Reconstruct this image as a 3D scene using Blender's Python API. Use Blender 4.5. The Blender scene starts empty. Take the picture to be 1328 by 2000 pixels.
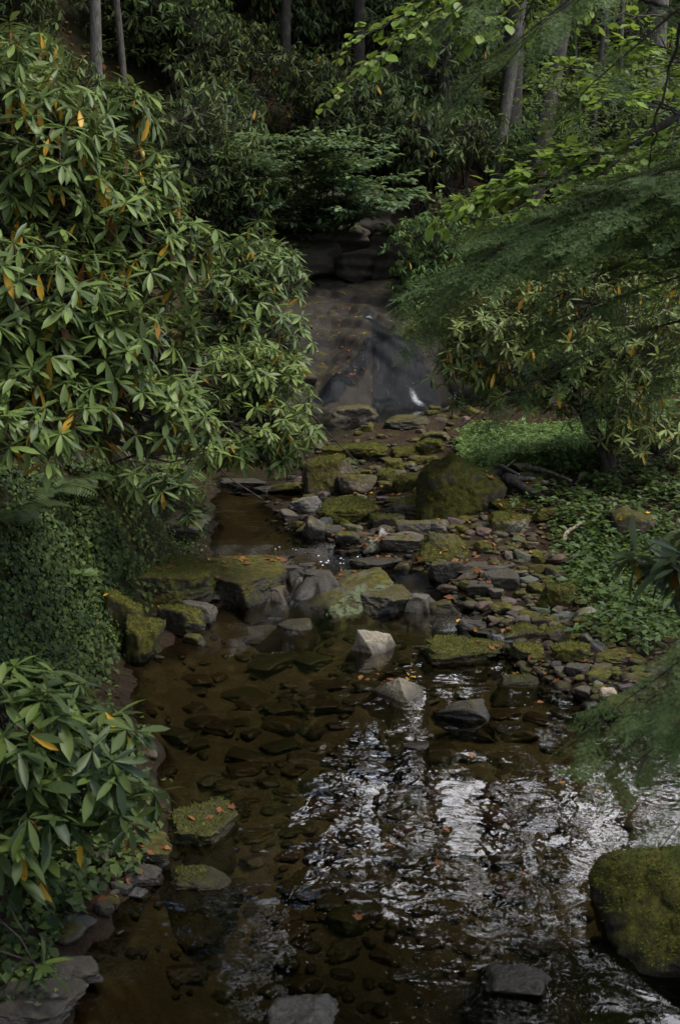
import bpy, bmesh, math, random
import numpy as np
from mathutils import Vector
from mathutils.bvhtree import BVHTree
R = np.random.default_rng(7)
random.seed(7)
scn = bpy.context.scene
COL = scn.collection
PI = math.pi

# ------------------------------------------------------------------ camera
F = 2475.0
PITCH = math.radians(12)
CP, SP = math.cos(PITCH), math.sin(PITCH)
CAMZ = 3.0
cam = bpy.data.cameras.new('camera')
cam.sensor_fit = 'VERTICAL'; cam.sensor_height = 36.0; cam.sensor_width = 24.0
cam.lens = F / 2000 * 36
cam.clip_start = 0.05; cam.clip_end = 1000
cam.dof.use_dof = True; cam.dof.focus_distance = 12.0; cam.dof.aperture_fstop = 6.3
co = bpy.data.objects.new('camera', cam); COL.objects.link(co)
co.location = (0, 0, CAMZ); co.rotation_euler = (PI / 2 - PITCH, 0, 0)
scn.camera = co

def ray(px, py):
    x = (px - 664) / F; v = (1000 - py) / F
    return np.array([x, CP + v * SP, -SP + v * CP])
def G(px, py, z=0.0):                       # point of the level z seen at that pixel
    d = ray(px, py); t = (z - CAMZ) / d[2]
    return d * t + np.array([0, 0, CAMZ])
def D(px, py, Y):                           # point at distance Y ahead of the camera
    d = ray(px, py); return d * (Y / d[1]) + np.array([0, 0, CAMZ])
def proj(p):
    x, y, z = p[0], p[1], p[2] - CAMZ
    f = y * CP - z * SP; u = y * SP + z * CP
    return 664 + F * x / f, 1000 - F * u / f, f

# ------------------------------------------------------------------ noise
def _hash(ix, iy, iz, seed):
    h = (ix.astype(np.int64) * 374761393 + iy.astype(np.int64) * 668265263 + iz.astype(np.int64) * 2147483647 + seed * 974634533) & 0xffffffff
    h = ((h ^ (h >> 13)) * 1274126177) & 0xffffffff
    h = h ^ (h >> 16)
    return (h & 0xffff) / 32767.5 - 1.0
def vnoise(p, seed=0):
    p = np.asarray(p, float); i = np.floor(p); f = p - i; f = f * f * (3 - 2 * f); i = i.astype(np.int64)
    r = 0
    for a in (0, 1):
        wx = f[:, 0] if a else 1 - f[:, 0]
        for b in (0, 1):
            wy = f[:, 1] if b else 1 - f[:, 1]
            for c in (0, 1):
                wz = f[:, 2] if c else 1 - f[:, 2]
                r = r + wx * wy * wz * _hash(i[:, 0] + a, i[:, 1] + b, i[:, 2] + c, seed)
    return r
def fbm(p, seed=0, oct=4, gain=.5):
    p = np.asarray(p, float); r = 0; a = 1.0
    for k in range(oct):
        r = r + a * vnoise(p * 2 ** k + 17.3 * k, seed + k); a *= gain
    return r
def xy3(x, y, s=1.0):
    return np.stack([np.ravel(x) * s, np.ravel(y) * s, np.zeros(np.size(x))], 1)
def smooth(t):
    t = np.clip(t, 0, 1); return t * t * (3 - 2 * t)

# ------------------------------------------------------------------ mesh building
class MB:
    def __init__(s): s.v = []; s.q = []; s.t = []; s.tint = []; s.n = 0
    def add(s, v, q=None, t=None, tint=0.5):
        v = np.asarray(v, np.float32); 
        if q is not None and len(q): s.q.append(np.asarray(q, np.int64) + s.n)
        if t is not None and len(t): s.t.append(np.asarray(t, np.int64) + s.n)
        s.v.append(v); s.tint.append(np.broadcast_to(np.asarray(tint, np.float32), (len(v),)))
        s.n += len(v)
    def mesh(s, name, mat, smoothed=True):
        me = bpy.data.meshes.new(name)
        v = np.concatenate(s.v); q = np.concatenate(s.q) if s.q else np.zeros((0, 4), int); t = np.concatenate(s.t) if s.t else np.zeros((0, 3), int)
        me.vertices.add(len(v)); me.vertices.foreach_set('co', v.astype(np.float32).ravel())
        me.loops.add(q.size + t.size); me.loops.foreach_set('vertex_index', np.concatenate([q.ravel(), t.ravel()]).astype(np.int32))
        me.polygons.add(len(q) + len(t))
        me.polygons.foreach_set('loop_start', np.concatenate([np.arange(len(q)) * 4, q.size + np.arange(len(t)) * 3]).astype(np.int32))
        me.polygons.foreach_set('use_smooth', np.full(len(q) + len(t), smoothed))
        at = me.attributes.new('tint', 'FLOAT', 'POINT'); at.data.foreach_set('value', np.concatenate(s.tint).astype(np.float32))
        me.update(calc_edges=True); me.validate()
        if mat: me.materials.append(mat)
        return me

def link(name, me, parent=None, loc=(0, 0, 0), color=None):
    o = bpy.data.objects.new(name, me); COL.objects.link(o); o.location = loc
    if parent: o.parent = parent
    if color: o.color = color
    return o
def tag(o, label=None, cat=None, group=None, kind=None):
    if label: o['label'] = label
    if cat: o['category'] = cat
    if group: o['group'] = group
    if kind: o['kind'] = kind
    return o
def empty(name, loc=(0, 0, 0)):
    o = bpy.data.objects.new(name, None); COL.objects.link(o); o.location = loc; o.empty_display_size = .1; return o
def copy_thing(root, loc, rz, sc, color=None):
    c = root.copy(); COL.objects.link(c); c.location = loc; c.rotation_euler = (0, 0, rz)
    c.scale = sc if isinstance(sc, tuple) else (sc, sc, sc)
    for ch in root.children:
        d = ch.copy(); COL.objects.link(d); d.parent = c
        if color and ch.get('leafy'): d.color = color
    return c

def unit(v): return v / np.maximum(np.linalg.norm(v, axis=-1, keepdims=True), 1e-9)
def frames(d, up):
    """d: leaf direction, up: wanted normal -> matrices whose columns are (d, side, normal)"""
    d = unit(d); s = unit(np.cross(up, d)); n = np.cross(d, s)
    return np.stack([d, s, n], -1)
def inst(mb, tv, tq, M, T, S, tint, tt=None):
    N, k = len(T), len(tv)
    S = np.asarray(S, float)
    if S.ndim == 1: S = np.repeat(S[:, None], 3, 1)
    V = np.einsum('nij,nkj->nki', M, tv[None] * S[:, None, :]) + T[:, None]
    q = (tq[None] + (np.arange(N) * k)[:, None, None]).reshape(-1, 4) if tq is not None else None
    t = (tt[None] + (np.arange(N) * k)[:, None, None]).reshape(-1, 3) if tt is not None else None
    mb.add(V.reshape(-1, 3), q, t, np.repeat(tint, k))
def leaf_template(width, seg=4, fold=.25, droop=.25, tipw=.0, belly=.55):
    """unit-length leaf along x, folded along the midrib and drooping to the tip"""
    xs = np.linspace(0, 1, seg + 1)
    w = np.sin(PI * xs ** (math.log(.5) / math.log(belly))) ** .8 * width / 2 + .006
    w[0] = .012; w[-1] = .004 + tipw
    z = -droop * xs ** 2
    v = []; q = []
    for i in range(seg + 1):
        v += [(xs[i], -w[i], z[i] + fold * w[i]), (xs[i], 0, z[i]), (xs[i], w[i], z[i] + fold * w[i])]
    for i in range(seg):
        a = 3 * i; q += [(a, a + 3, a + 4, a + 1), (a + 1, a + 4, a + 5, a + 2)]
    return np.array(v), np.array(q)
def sticks(mb, A, B, ra, rb, sides=4, tint=.5):
    A = np.atleast_2d(A); B = np.atleast_2d(B); N = len(A)
    ra = np.broadcast_to(ra, (N,)); rb = np.broadcast_to(rb, (N,))
    d = unit(B - A); h = np.where(np.abs(d[:, 2:3]) > .9, np.array([[1., 0, 0]]), np.array([[0, 0, 1.]]))
    s = unit(np.cross(h, d)); n = np.cross(d, s)
    a = np.arange(sides) * 2 * PI / sides
    ring = s[:, None] * np.cos(a)[None, :, None] + n[:, None] * np.sin(a)[None, :, None]
    V = np.concatenate([A[:, None] + ring * ra[:, None, None], B[:, None] + ring * rb[:, None, None]], 1)
    i = np.arange(sides); q = np.stack([i, (i + 1) % sides, (i + 1) % sides + sides, i + sides], 1)
    mb.add(V.reshape(-1, 3), (q[None] + (np.arange(N) * 2 * sides)[:, None, None]).reshape(-1, 4), None, tint)
def tube(mb, P, rad, sides=10, lump=0.0, seed=0, tint=.5):
    P = np.asarray(P, float); n = len(P); rad = np.broadcast_to(rad, (n,))
    t = np.gradient(P, axis=0); t = unit(t)
    ref = np.array([1., 0, 0]) if abs(t[0][2]) > .7 else np.array([0, 0, 1.])
    V = []
    a = np.arange(sides) * 2 * PI / sides
    for i in range(n):
        s = unit(np.cross(ref, t[i])); b = np.cross(t[i], s); ref = np.cross(s, t[i]) * -1 if False else ref
        V.append(P[i] + (s * np.cos(a)[:, None] + b * np.sin(a)[:, None]) * rad[i])
    V = np.array(V)
    if lump:
        f = fbm(V.reshape(-1, 3) / max(rad.max(), .01) * .7, seed, 3).reshape(n, sides, 1)
        V = P[:, None] + (V - P[:, None]) * (1 + lump * f)
    q = []
    for i in range(n - 1):
        for j in range(sides):
            k = (j + 1) % sides; q.append((i * sides + j, i * sides + k, (i + 1) * sides + k, (i + 1) * sides + j))
    V = V.reshape(-1, 3); c = len(V)
    V = np.concatenate([V, P[[0, -1]]])
    t3 = [(c, (j + 1) % sides, j) for j in range(sides)] + [(c + 1, (n - 1) * sides + j, (n - 1) * sides + (j + 1) % sides) for j in range(sides)]
    mb.add(V, q, t3, tint)
def curve(A, B, n=8, sag=0.0, wob=0.0, rng=R):
    A = np.asarray(A, float); B = np.asarray(B, float)
    t = np.linspace(0, 1, n)[:, None]; L = np.linalg.norm(B - A)
    P = A + (B - A) * t; P[:, 2] += sag * L * np.sin(PI * t[:, 0])
    w = rng.normal(0, 1, (n, 3)) * wob * L; w[0] = 0; w[-1] = 0
    return P + w

# ------------------------------------------------------------------ materials
def newmat(name):
    m = bpy.data.materials.new(name); m.use_nodes = True; nt = m.node_tree; nt.nodes.clear()
    out = nt.nodes.new('ShaderNodeOutputMaterial')
    return m, nt, out
class N:
    def __init__(s, nt): s.nt = nt
    def __call__(s, typ, ins=None, **props):
        n = s.nt.nodes.new('ShaderNode' + typ)
        for k, v in props.items(): setattr(n, k, v)
        for k, v in (ins or {}).items():
            sk = n.inputs[k]
            if isinstance(v, bpy.types.NodeSocket): s.nt.links.new(v, sk)
            else: sk.default_value = v
        return n
    def math(s, op, a, b=0.0, c=None):
        d = {0: a, 1: b}
        if c is not None: d[2] = c
        return s('Math', d, operation=op).outputs[0]
    def mix(s, fac, a, b, bt='MIX'):
        n = s('Mix', None, data_type='RGBA', blend_type=bt)
        for k, v in ((0, fac), (6, a), (7, b)):
            if isinstance(v, bpy.types.NodeSocket): s.nt.links.new(v, n.inputs[k])
            else: n.inputs[k].default_value = v if k == 0 else (*v[:3], 1)
        return n.outputs[2]
    def noise(s, vec, scale, detail=4, rough=.55, dist=0.0):
        return s('TexNoise', {'Vector': vec, 'Scale': scale, 'Detail': detail, 'Roughness': rough, 'Distortion': dist}).outputs[0]
    def ramp(s, v, lo, hi, a=0.0, b=1.0):
        return s('MapRange', {0: v, 1: lo, 2: hi, 3: a, 4: b}, interpolation_type='SMOOTHSTEP').outputs[0]

def wetness(n, pos):
    """1 at and under the stream's level, 0 a few centimetres above it: damp stone"""
    sx = n('SeparateXYZ', {0: pos})
    y, z = sx.outputs[1], sx.outputs[2]
    lvl = n.math('ADD', n.math('MULTIPLY', n.ramp(y, 10.2, 11.8), .2), n.math('MULTIPLY', n.ramp(y, 15.8, 17.2), .16))
    h = n.math('SUBTRACT', z, lvl)
    h = n.math('ADD', h, n.math('MULTIPLY', n.math('SUBTRACT', n.noise(pos, 9.0, 2), .5), .05))
    return (n.ramp(h, .0, .11, 1.0, 0.0), n.ramp(h, -.07, -.01, 1.0, 0.0))

def rock_material(name='weathered_stone', strata=0.0):
    m, nt, out = newmat(name); n = N(nt)
    geo = n('NewGeometry'); pos = geo.outputs['Position']; oi = n('ObjectInfo')
    col, moss_amt = oi.outputs['Color'], oi.outputs['Alpha']
    off = n('VectorMath', {0: pos, 1: oi.outputs['Location']}, operation='ADD').outputs[0]
    big = n.noise(off, 3.0, 5, .6); mid = n.noise(off, 14.0, 6, .65); fine = n.noise(off, 70.0, 4, .6)
    base = n.mix(n.ramp(big, .32, .68), n.mix(.5, col, (.03, .026, .02)), col)
    pale = n('VectorMath', {0: col, 1: (2.2, 2.05, 1.8)}, operation='MULTIPLY').outputs[0]
    base = n.mix(n.ramp(mid, .54, .70, 0, .75), base, pale)          # pale lichen specks
    base = n.mix(n.ramp(mid, .28, .42, .75, 0), base, (.022, .02, .015))
    base = n.mix(n.math('MULTIPLY', n.ramp(fine, .35, .75), .35), base, pale)
    lich = n.ramp(n.noise(off, 6.5, 3, .75, .6), .65, .72, 0, .5)
    base = n.mix(lich, base, n.mix(.55, pale, (.24, .235, .19)))
    nz = n('SeparateXYZ', {0: geo.outputs['Normal']}).outputs[2]
    mk = n.math('ADD', n.math('MULTIPLY', nz, .42), n.math('MULTIPLY', n.math('SUBTRACT', n.noise(off, 4.0, 6, .7), .5), 1.6))
    thr = n.math('SUBTRACT', .62, n.math('MULTIPLY', moss_amt, .95))
    moss = n.ramp(n.math('SUBTRACT', mk, thr), -.08, .22)
    mossc = n.mix(n.ramp(n.noise(off, 18.0, 5, .7), .3, .7), (.026, .025, .005), (.115, .104, .016))
    mossc = n.mix(n.ramp(fine, .3, .7, 0, .55), mossc, (.02, .02, .006))
    mossc = n.mix(n.ramp(n.noise(off, 2.2, 3), .48, .68, 0, .65), mossc, (.045, .034, .014))
    c = n.mix(moss, base, mossc)
    wet = wetness(n, pos)[0]
    c = n.mix(wet, c, n.mix(.72, c, (.008, .007, .005)))
    rough = n.math('SUBTRACT', n.math('ADD', .78, n.math('MULTIPLY', moss, .2)), n.math('MULTIPLY', wet, .5))
    h = n.math('ADD', n.math('MULTIPLY', mid, .5), n.math('ADD', n.math('MULTIPLY', fine, .16), n.math('MULTIPLY', n.math('MULTIPLY', n.noise(off, 150., 3), moss), .4)))
    b = n('Bump', {'Height': h, 'Strength': .8, 'Distance': .03})
    p = n('BsdfPrincipled', {'Base Color': c, 'Roughness': rough, 'Normal': b.outputs[0], 'Specular IOR Level': .2})
    nt.links.new(p.outputs[0], out.inputs[0]); return m

def leaf_material(name, rough, spec, trans, back=(.1, .12, .06), backmix=.35):
    m, nt, out = newmat(name); n = N(nt)
    oi = n('ObjectInfo'); at = n('Attribute', None, attribute_name='tint'); t = at.outputs['Fac']
    geo = n('NewGeometry')
    c = n.mix(n.ramp(t, 0, 1), n.mix(.55, oi.outputs['Color'], (.012, .018, .008)), n.mix(.38, oi.outputs['Color'], (.17, .22, .035)))
    c = n.mix(n.math('MULTIPLY', geo.outputs['Backfacing'], backmix), c, back)
    yel = n.mix(n.ramp(t, 1.5, 2.0), (.42, .25, .025), (.13, .048, .018))
    c = n.mix(n.ramp(t, 1.02, 1.1), c, yel)
    p = n('BsdfPrincipled', {'Base Color': c, 'Roughness': rough, 'Specular IOR Level': spec})
    tr = n('BsdfTranslucent', {'Color': n.mix(.5, c, n.mix(.5, c, (.25, .32, .03)))})
    mx = n('MixShader', {0: trans, 1: p.outputs[0], 2: tr.outputs[0]})
    nt.links.new(mx.outputs[0], out.inputs[0]); return m

def bark_material(name='bark'):
    m, nt, out = newmat(name); n = N(nt)
    oi = n('ObjectInfo'); tc = n('TexCoord')
    mp = n('Mapping', {0: tc.outputs['Object'], 3: (1, 1, .22)})
    a = n.noise(mp.outputs[0], 22.0, 6, .7); b2 = n.noise(tc.outputs['Object'], 3.0, 4)
    c = n.mix(n.ramp(a, .35, .65), n.mix(.75, oi.outputs['Color'], (.01, .008, .006)), oi.outputs['Color'])
    c = n.mix(n.ramp(b2, .5, .72, 0, .55), c, (.075, .08, .06))
    b = n('Bump', {'Height': a, 'Strength': .9, 'Distance': .02})
    p = n('BsdfPrincipled', {'Base Color': c, 'Roughness': .9, 'Normal': b.outputs[0], 'Specular IOR Level': .2})
    nt.links.new(p.outputs[0], out.inputs[0]); return m

def ground_material():
    m, nt, out = newmat('forest_soil'); n = N(nt)
    geo = n('NewGeometry'); pos = geo.outputs['Position']
    big = n.noise(pos, .9, 4); mid = n.noise(pos, 7.0, 6, .65); fine = n.noise(pos, 38.0, 5, .65)
    c = n.mix(n.ramp(mid, .3, .7), (.014, .010, .006), (.042, .028, .017))
    c = n.mix(n.ramp(fine, .5, .7, 0, .7), c, (.062, .036, .020))            # litter
    c = n.mix(n.ramp(n.math('ADD', n.math('MULTIPLY', mid, .4), n.math('MULTIPLY', big, .6)), .52, .62, 0, .7), c, (.035, .04, .009))
    nz = n('SeparateXYZ', {0: geo.outputs['Normal']}).outputs[2]
    c = n.mix(n.math('MULTIPLY', n.ramp(nz, .55, .85, 1, 0), n.ramp(mid, .3, .6, .4, .9)), c, (.020, .024, .007))
    # the stream bed: brown silt and cobbles
    wet, under = wetness(n, pos)
    c = n.mix(wet, c, n.mix(.5, c, (.008, .006, .004)))
    vo = n('TexVoronoi', {'Vector': n('VectorMath', {0: pos, 1: n('TexNoise', {'Vector': pos, 'Scale': 3.0}).outputs[1]}, operation='ADD').outputs[0], 'Scale': 4.2}, feature='F1')
    bed = n.mix(n.ramp(vo.outputs[0], .05, .6), (.100, .090, .058), (.052, .047, .030))
    bed = n.mix(n.ramp(mid, .35, .65, 0, .6), bed, (.055, .040, .020))
    bed = n.mix(n.ramp(fine, .45, .7, 0, .5), bed, (.08, .068, .042))
    c = n.mix(under, c, bed)
    h = n.math('ADD', n.math('MULTIPLY', mid, .7), n.math('MULTIPLY', fine, .4))
    b = n('Bump', {'Height': h, 'Strength': 1.0, 'Distance': .06})
    p = n('BsdfPrincipled', {'Base Color': c, 'Roughness': n.math('SUBTRACT', .95, n.math('MULTIPLY', wet, .1)), 'Normal': b.outputs[0], 'Specular IOR Level': .08})
    nt.links.new(p.outputs[0], out.inputs[0]); return m

def water_material():
    m, nt, out = newmat('stream_water'); n = N(nt)
    pos = n('NewGeometry').outputs['Position']
    a = n('Attribute', None, attribute_name='tint').outputs['Fac']          # 1 in the riffles
    mp = n('Mapping', {0: pos, 3: (.75, .85, 1.0)})
    w1 = n.noise(mp.outputs[0], 8.0, 2, .5, .3); w2 = n.noise(mp.outputs[0], 22.0, 2, .5, .3); w3 = n.noise(pos, 34.0, 3, .6)
    calm = n.math('ADD', n.math('MULTIPLY', w1, .9), n.math('MULTIPLY', w2, .13))
    gust = n.ramp(n.noise(pos, .55, 2), .3, .7, .25, 1.0)
    h = n.math('ADD', n.math('MULTIPLY', calm, gust), n.math('MULTIPLY', n.math('MULTIPLY', w3, a), 1.1))
    b = n('Bump', {'Height': h, 'Strength': 1.0, 'Distance': .0062})
    fr = n('Fresnel', {'IOR': 1.34, 'Normal': b.outputs[0]})
    gl = n('BsdfGlossy', {'Color': (1, 1, 1, 1), 'Roughness': .015, 'Normal': b.outputs[0]})
    tr = n('BsdfTransparent', {'Color': (.58, .53, .40, 1)})
    mx = n('MixShader', {0: fr.outputs[0], 1: tr.outputs[0], 2: gl.outputs[0]})
    nt.links.new(mx.outputs[0], out.inputs[0]); return m

def cascade_material():
    m, nt, out = newmat('falling_water'); n = N(nt)
    pos = n('NewGeometry').outputs['Position']
    mp = n('Mapping', {0: pos, 3: (1.0, .16, .16)})
    s1 = n.noise(mp.outputs[0], 26.0, 5, .7, .4); s2 = n.noise(pos, 60.0, 3, .6)
    a = n('Attribute', None, attribute_name='tint').outputs['Fac']
    b = n('Bump', {'Height': n.math('ADD', s1, n.math('MULTIPLY', s2, .5)), 'Strength': .8, 'Distance': .02})
    p = n('BsdfPrincipled', {'Base Color': (.009, .010, .011, 1), 'Roughness': .42, 'Normal': b.outputs[0], 'Specular IOR Level': .09})
    white = n('BsdfPrincipled', {'Base Color': (.50, .53, .55, 1), 'Roughness': .6})
    s3 = n.noise(n('Mapping', {0: pos, 3: (1.0, .09, .09)}).outputs[0], 48.0, 4, .7, .3)
    cover = n.ramp(n.math('ADD', n.math('MINIMUM', a, 1.0), n.math('MULTIPLY', n.math('SUBTRACT', s1, .5), 1.3)), .28, .60)
    k = n.math('MAXIMUM', n.math('MULTIPLY', n.ramp(s3, .58, .74), .10), n.math('MULTIPLY', n.ramp(a, 1.05, 1.8), n.ramp(s2, .36, .58)))
    wm = n('MixShader', {0: k, 1: p.outputs[0], 2: white.outputs[0]})
    mx = n('MixShader', {0: n.math('MULTIPLY', cover, .9), 1: n('BsdfTransparent').outputs[0], 2: wm.outputs[0]})
    nt.links.new(mx.outputs[0], out.inputs[0]); return m

def plain_material(name, color, rough=.8):
    m, nt, out = newmat(name); n = N(nt)
    pos = n('TexCoord').outputs['Object']; a = n.noise(pos, 30., 4)
    c = n.mix(n.ramp(a, .3, .7), tuple(x * .55 for x in color), color)
    p = n('BsdfPrincipled', {'Base Color': c, 'Roughness': rough})
    nt.links.new(p.outputs[0], out.inputs[0]); return m

ROCK = rock_material(); SOIL = ground_material(); WATER = water_material(); FALL = cascade_material(); BARK = bark_material()
LEATHER = leaf_material('leathery_leaf', .40, .19, .20, (.11, .125, .07), .5)
DULL = leaf_material('dull_leaf', .6, .16, .16, (.06, .08, .04), .3)
THIN = leaf_material('thin_leaf', .5, .35, .48)
NEEDLE = leaf_material('needle', .6, .3, .15)
DRY = leaf_material('dry_leaf', .75, .2, .1, (.2, .1, .04), .3)
FOAM = plain_material('foam', (.8, .8, .78), .5)
LICHEN = plain_material('lichen', (.075, .09, .04), .95)
MOSS = leaf_material('moss', .9, .05, .25)
EXPOSURE = 1.52
# ------------------------------------------------------------------ the ground
def zw(y):
    return .2 * smooth((y - 10.2) / 1.6) + .16 * smooth((y - 15.8) / 1.4)
def _shore(pts, left):
    P = sorted([tuple(G(a, b, c)[[1, 0]]) for a, b, c in pts]); P = np.array(P)
    y0, x0 = P[0]; return np.concatenate([[[-20, x0 - (.6 if left else -.6)]], P])
SL = _shore([(-40, 2080, 0), (90, 1960, 0), (150, 1860, 0), (240, 1760, 0), (300, 1700, 0), (310, 1600, 0), (245, 1430, 0), (255, 1340, 0), (300, 1270, 0), (370, 1215, 0), (420, 1180, 0), (400, 1100, .12),
             (400, 1060, .2), (365, 1020, .2), (385, 960, .22), (420, 900, .22), (470, 870, .3), (530, 840, .36), (560, 800, .38)], True)
SR = _shore([(1600, 2080, 0), (1560, 1700, 0), (1450, 1500, 0), (1330, 1440, 0), (1200, 1385, 0), (1080, 1330, 0), (1000, 1270, 0), (960, 1220, 0), (900, 1180, 0), (820, 1140, .05), (720, 1090, .15),
             (640, 1060, .18), (580, 1020, .2), (550, 975, .2), (565, 940, .22), (600, 900, .22), (650, 862, .34), (730, 845, .36), (790, 815, .38), (880, 800, .38)], False)
def seg_d(x, y, a, b):
    ax, ay = a[0], a[1]; bx, by = b[0] - ax, b[1] - ay
    t = np.clip(((x - ax) * bx + (y - ay) * by) / (bx * bx + by * by), 0, 1)
    return np.hypot(x - ax - bx * t, y - ay - by * t)
SLAB_PX = None
def slab_z(x, y):
    """bedrock: a stepped slope rising from the plunge pool"""
    # the fall face is steep between x=.3 and 1.9, gentler to the left of it
    s = smooth((x + .2) / .7) * (1 - smooth((x - 2.0) / .8))
    face0 = np.interp(y, [19.6, 20.3, 20.9, 21.9, 22.6, 23.4, 25.4, 27.5], [.1, .5, .85, 1.1, 1.5, 1.72, 2.2, 2.6])
    face1 = np.interp(y, [19.6, 20.3, 20.7, 21.5, 22.3, 23.4, 25.4, 27.5], [.1, .3, .42, 1.25, 1.6, 1.78, 2.2, 2.6])
    z = face0 * (1 - s) + face1 * s
    z = z + .18 * np.exp(-(((x - .1) / .55) ** 2 + ((y - 20.6) / .5) ** 2))       # round nose at the pool
    z = z + .25 * np.exp(-(((x - 2.5) / .5) ** 2 + ((y - 21.5) / .9) ** 2))
    z = z - .75 * np.exp(-(((x - 2.05) / .34) ** 2 + ((y - 20.9) / .75) ** 2)) - .22 * np.exp(-(((x + .35) / .22) ** 2 + ((y - 20.7) / .6) ** 2))
    return z
def gz(x, y):
    x = np.asarray(x, float); y = np.asarray(y, float); sh = x.shape
    x = x.ravel(); y = y.ravel()
    xl = np.interp(y, SL[:, 0], SL[:, 1]); xr = np.interp(y, SR[:, 0], SR[:, 1])
    w = zw(y)
    wob = fbm(xy3(x, y, 1.1), 3, 3) * .12
    dl = xl - x + wob; dr = x - xr + wob
    n1 = fbm(xy3(x, y, .45), 11, 4); n2 = fbm(xy3(x, y, 2.6), 23, 4)
    steep = smooth((y - 7.2) / 1.2) * (1 - smooth((y - 11.2) / 1.5))
    zl = w + .06 + .16 * np.clip(dl, 0, 30) + (.25 + 1.0 * steep) * smooth((dl - .12) / .95) + .55 * smooth((dl - .9) / 2)
    dr1 = np.clip(dr, 0, 60)
    zr = w + .03 + .085 * np.minimum(dr1, 1.6) + .20 * np.clip(dr1 - 1.6, 0, 6) + .08 * np.clip(dr1 - 7.6, 0, 30)
    # far hillsides
    wl = 1 - smooth((x + .5 + .05 * (y - 26)) / 7)
    hill = wl * (.62 * np.clip(y - 25.5, 0, 80) + .55 * np.clip(-x - 4, 0, 40)) + (1 - wl) * (.10 * np.clip(y - 24, 0, 16) + .42 * np.clip(y - 38, 0, 80))
    hill = hill * smooth((y - 20) / 6)
    zl = zl + .38 * np.clip(-x - 3.5, 0, 40) * (1 - smooth((y - 20) / 6))
    bank = np.where(dl > 0, zl, np.where(dr > 0, zr, w + .03))
    bed = w - .14 + .04 * n2 - .14 * smooth((9 - y) / 4)
    inner = np.minimum(-dl, -dr)                      # >0 inside the water
    k = smooth(inner / .45)
    z = bank * (1 - k) + bed * k + .10 * n1 * (1 - k) + .035 * n2
    # beyond the pool
    back = smooth((y - 20.0) / 1.0)
    zb = .75 + .12 * np.clip(x - 2.0, 0, 40) + .3 * np.clip(-x - .8, 0, 6) * 1.0 + .22 * np.clip(y - 20, 0, 6) + n1 * .25
    z = z * (1 - back) + zb * back + hill + fbm(xy3(x, y, .22), 41, 3) * .5 * smooth((y - 26) / 8)
    # side riffle through the rubble
    for a, b in (((640, 1088, .15), (820, 1140, .06)), ((820, 1140, .06), (880, 1205, 0))):
        d = seg_d(x, y, G(*a), G(*b)); z = z - .16 * np.exp(-(d / .22) ** 2)
    # keep below the bedrock slab
    inx = smooth((x + 2.6) / .5) * (1 - smooth((x - 3.1) / .6)) * smooth((y - 19.4) / .4) * (1 - smooth((y - 27.0) / .6))
    z = z * (1 - inx) + np.minimum(z, slab_z(x, y) - .25) * inx
    return z.reshape(sh)
def gz1(x, y): return float(gz(np.array([x]), np.array([y]))[0])
def ground_at(px, py):
    """where the view ray through a pixel meets the ground"""
    d = ray(px, py); ts = np.linspace(3, 80, 1600)
    P = d[None] * ts[:, None]; z = gz(P[:, 0], P[:, 1]); h = P[:, 2] + CAMZ - z
    i = int(np.argmax(h < 0)) if (h < 0).any() else -1
    p = P[i].copy(); p[2] = z[i]; return p

def axis(lo, hi, step, far0, far1, g=1.12):
    a = list(np.arange(lo, hi, step)); s = step
    while a[-1] < far1: s = min(s * g, 2.0); a.append(a[-1] + s)
    s = step; b = [lo]
    while b[-1] > far0: s = min(s * g, 2.0); b.append(b[-1] - s)
    return np.array(b[1:][::-1] + a)
gx = axis(-4.2, 5.5, .06, -60, 60); gy = axis(3.0, 22, .065, -25, 100)
X, Y = np.meshgrid(gx, gy); Z = gz(X, Y)
def grid_mesh(name, X, Y, Z, mat, tint=.5, mask=None):
    ny, nx = X.shape; i = np.arange(nx * ny).reshape(ny, nx)
    q = np.stack([i[:-1, :-1], i[:-1, 1:], i[1:, 1:], i[1:, :-1]], -1).reshape(-1, 4)
    if mask is not None: q = q[mask[:-1, :-1].ravel()]
    mb = MB(); mb.add(np.stack([X, Y, Z], -1).reshape(-1, 3), q, None, tint if np.isscalar(tint) else tint.ravel())
    return mb, mb.mesh(name, mat)
gmb, gme = grid_mesh('ground', X, Y, Z, SOIL)
tag(link('ground', gme), kind='structure')

# water: one sheet that steps down through the riffles
wx = np.arange(-3.2, 4.6, .05); wy = np.arange(-3, 20.9, .05)
WX, WY = np.meshgrid(wx, wy)
rif = np.clip(np.exp(-((WY - 11.0) / .75) ** 2) + .7 * np.exp(-((WY - 16.7) / .6) ** 2), 0, 1)
for c, r in (((470, 1230, 0), .45), ((500, 1190, 0), .35), ((850, 1170, 0), .35)):
    p = G(*c); rif = np.maximum(rif, np.exp(-(((WX - p[0]) / r) ** 2 + ((WY - p[1]) / (r * 2)) ** 2)))
WZ = zw(WY) + rif * .02 * fbm(np.stack([WX.ravel() * 7, WY.ravel() * 4, 0 * WX.ravel()], 1), 5, 3).reshape(WX.shape) + .004 * fbm(xy3(WX, WY, 2.2), 9, 3).reshape(WX.shape)
wet_mask = (gz(WX, WY) < WZ + .12)
_, wme = grid_mesh('water', WX, WY, WZ, WATER, rif, wet_mask)
tag(link('water', wme), kind='structure')

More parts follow.
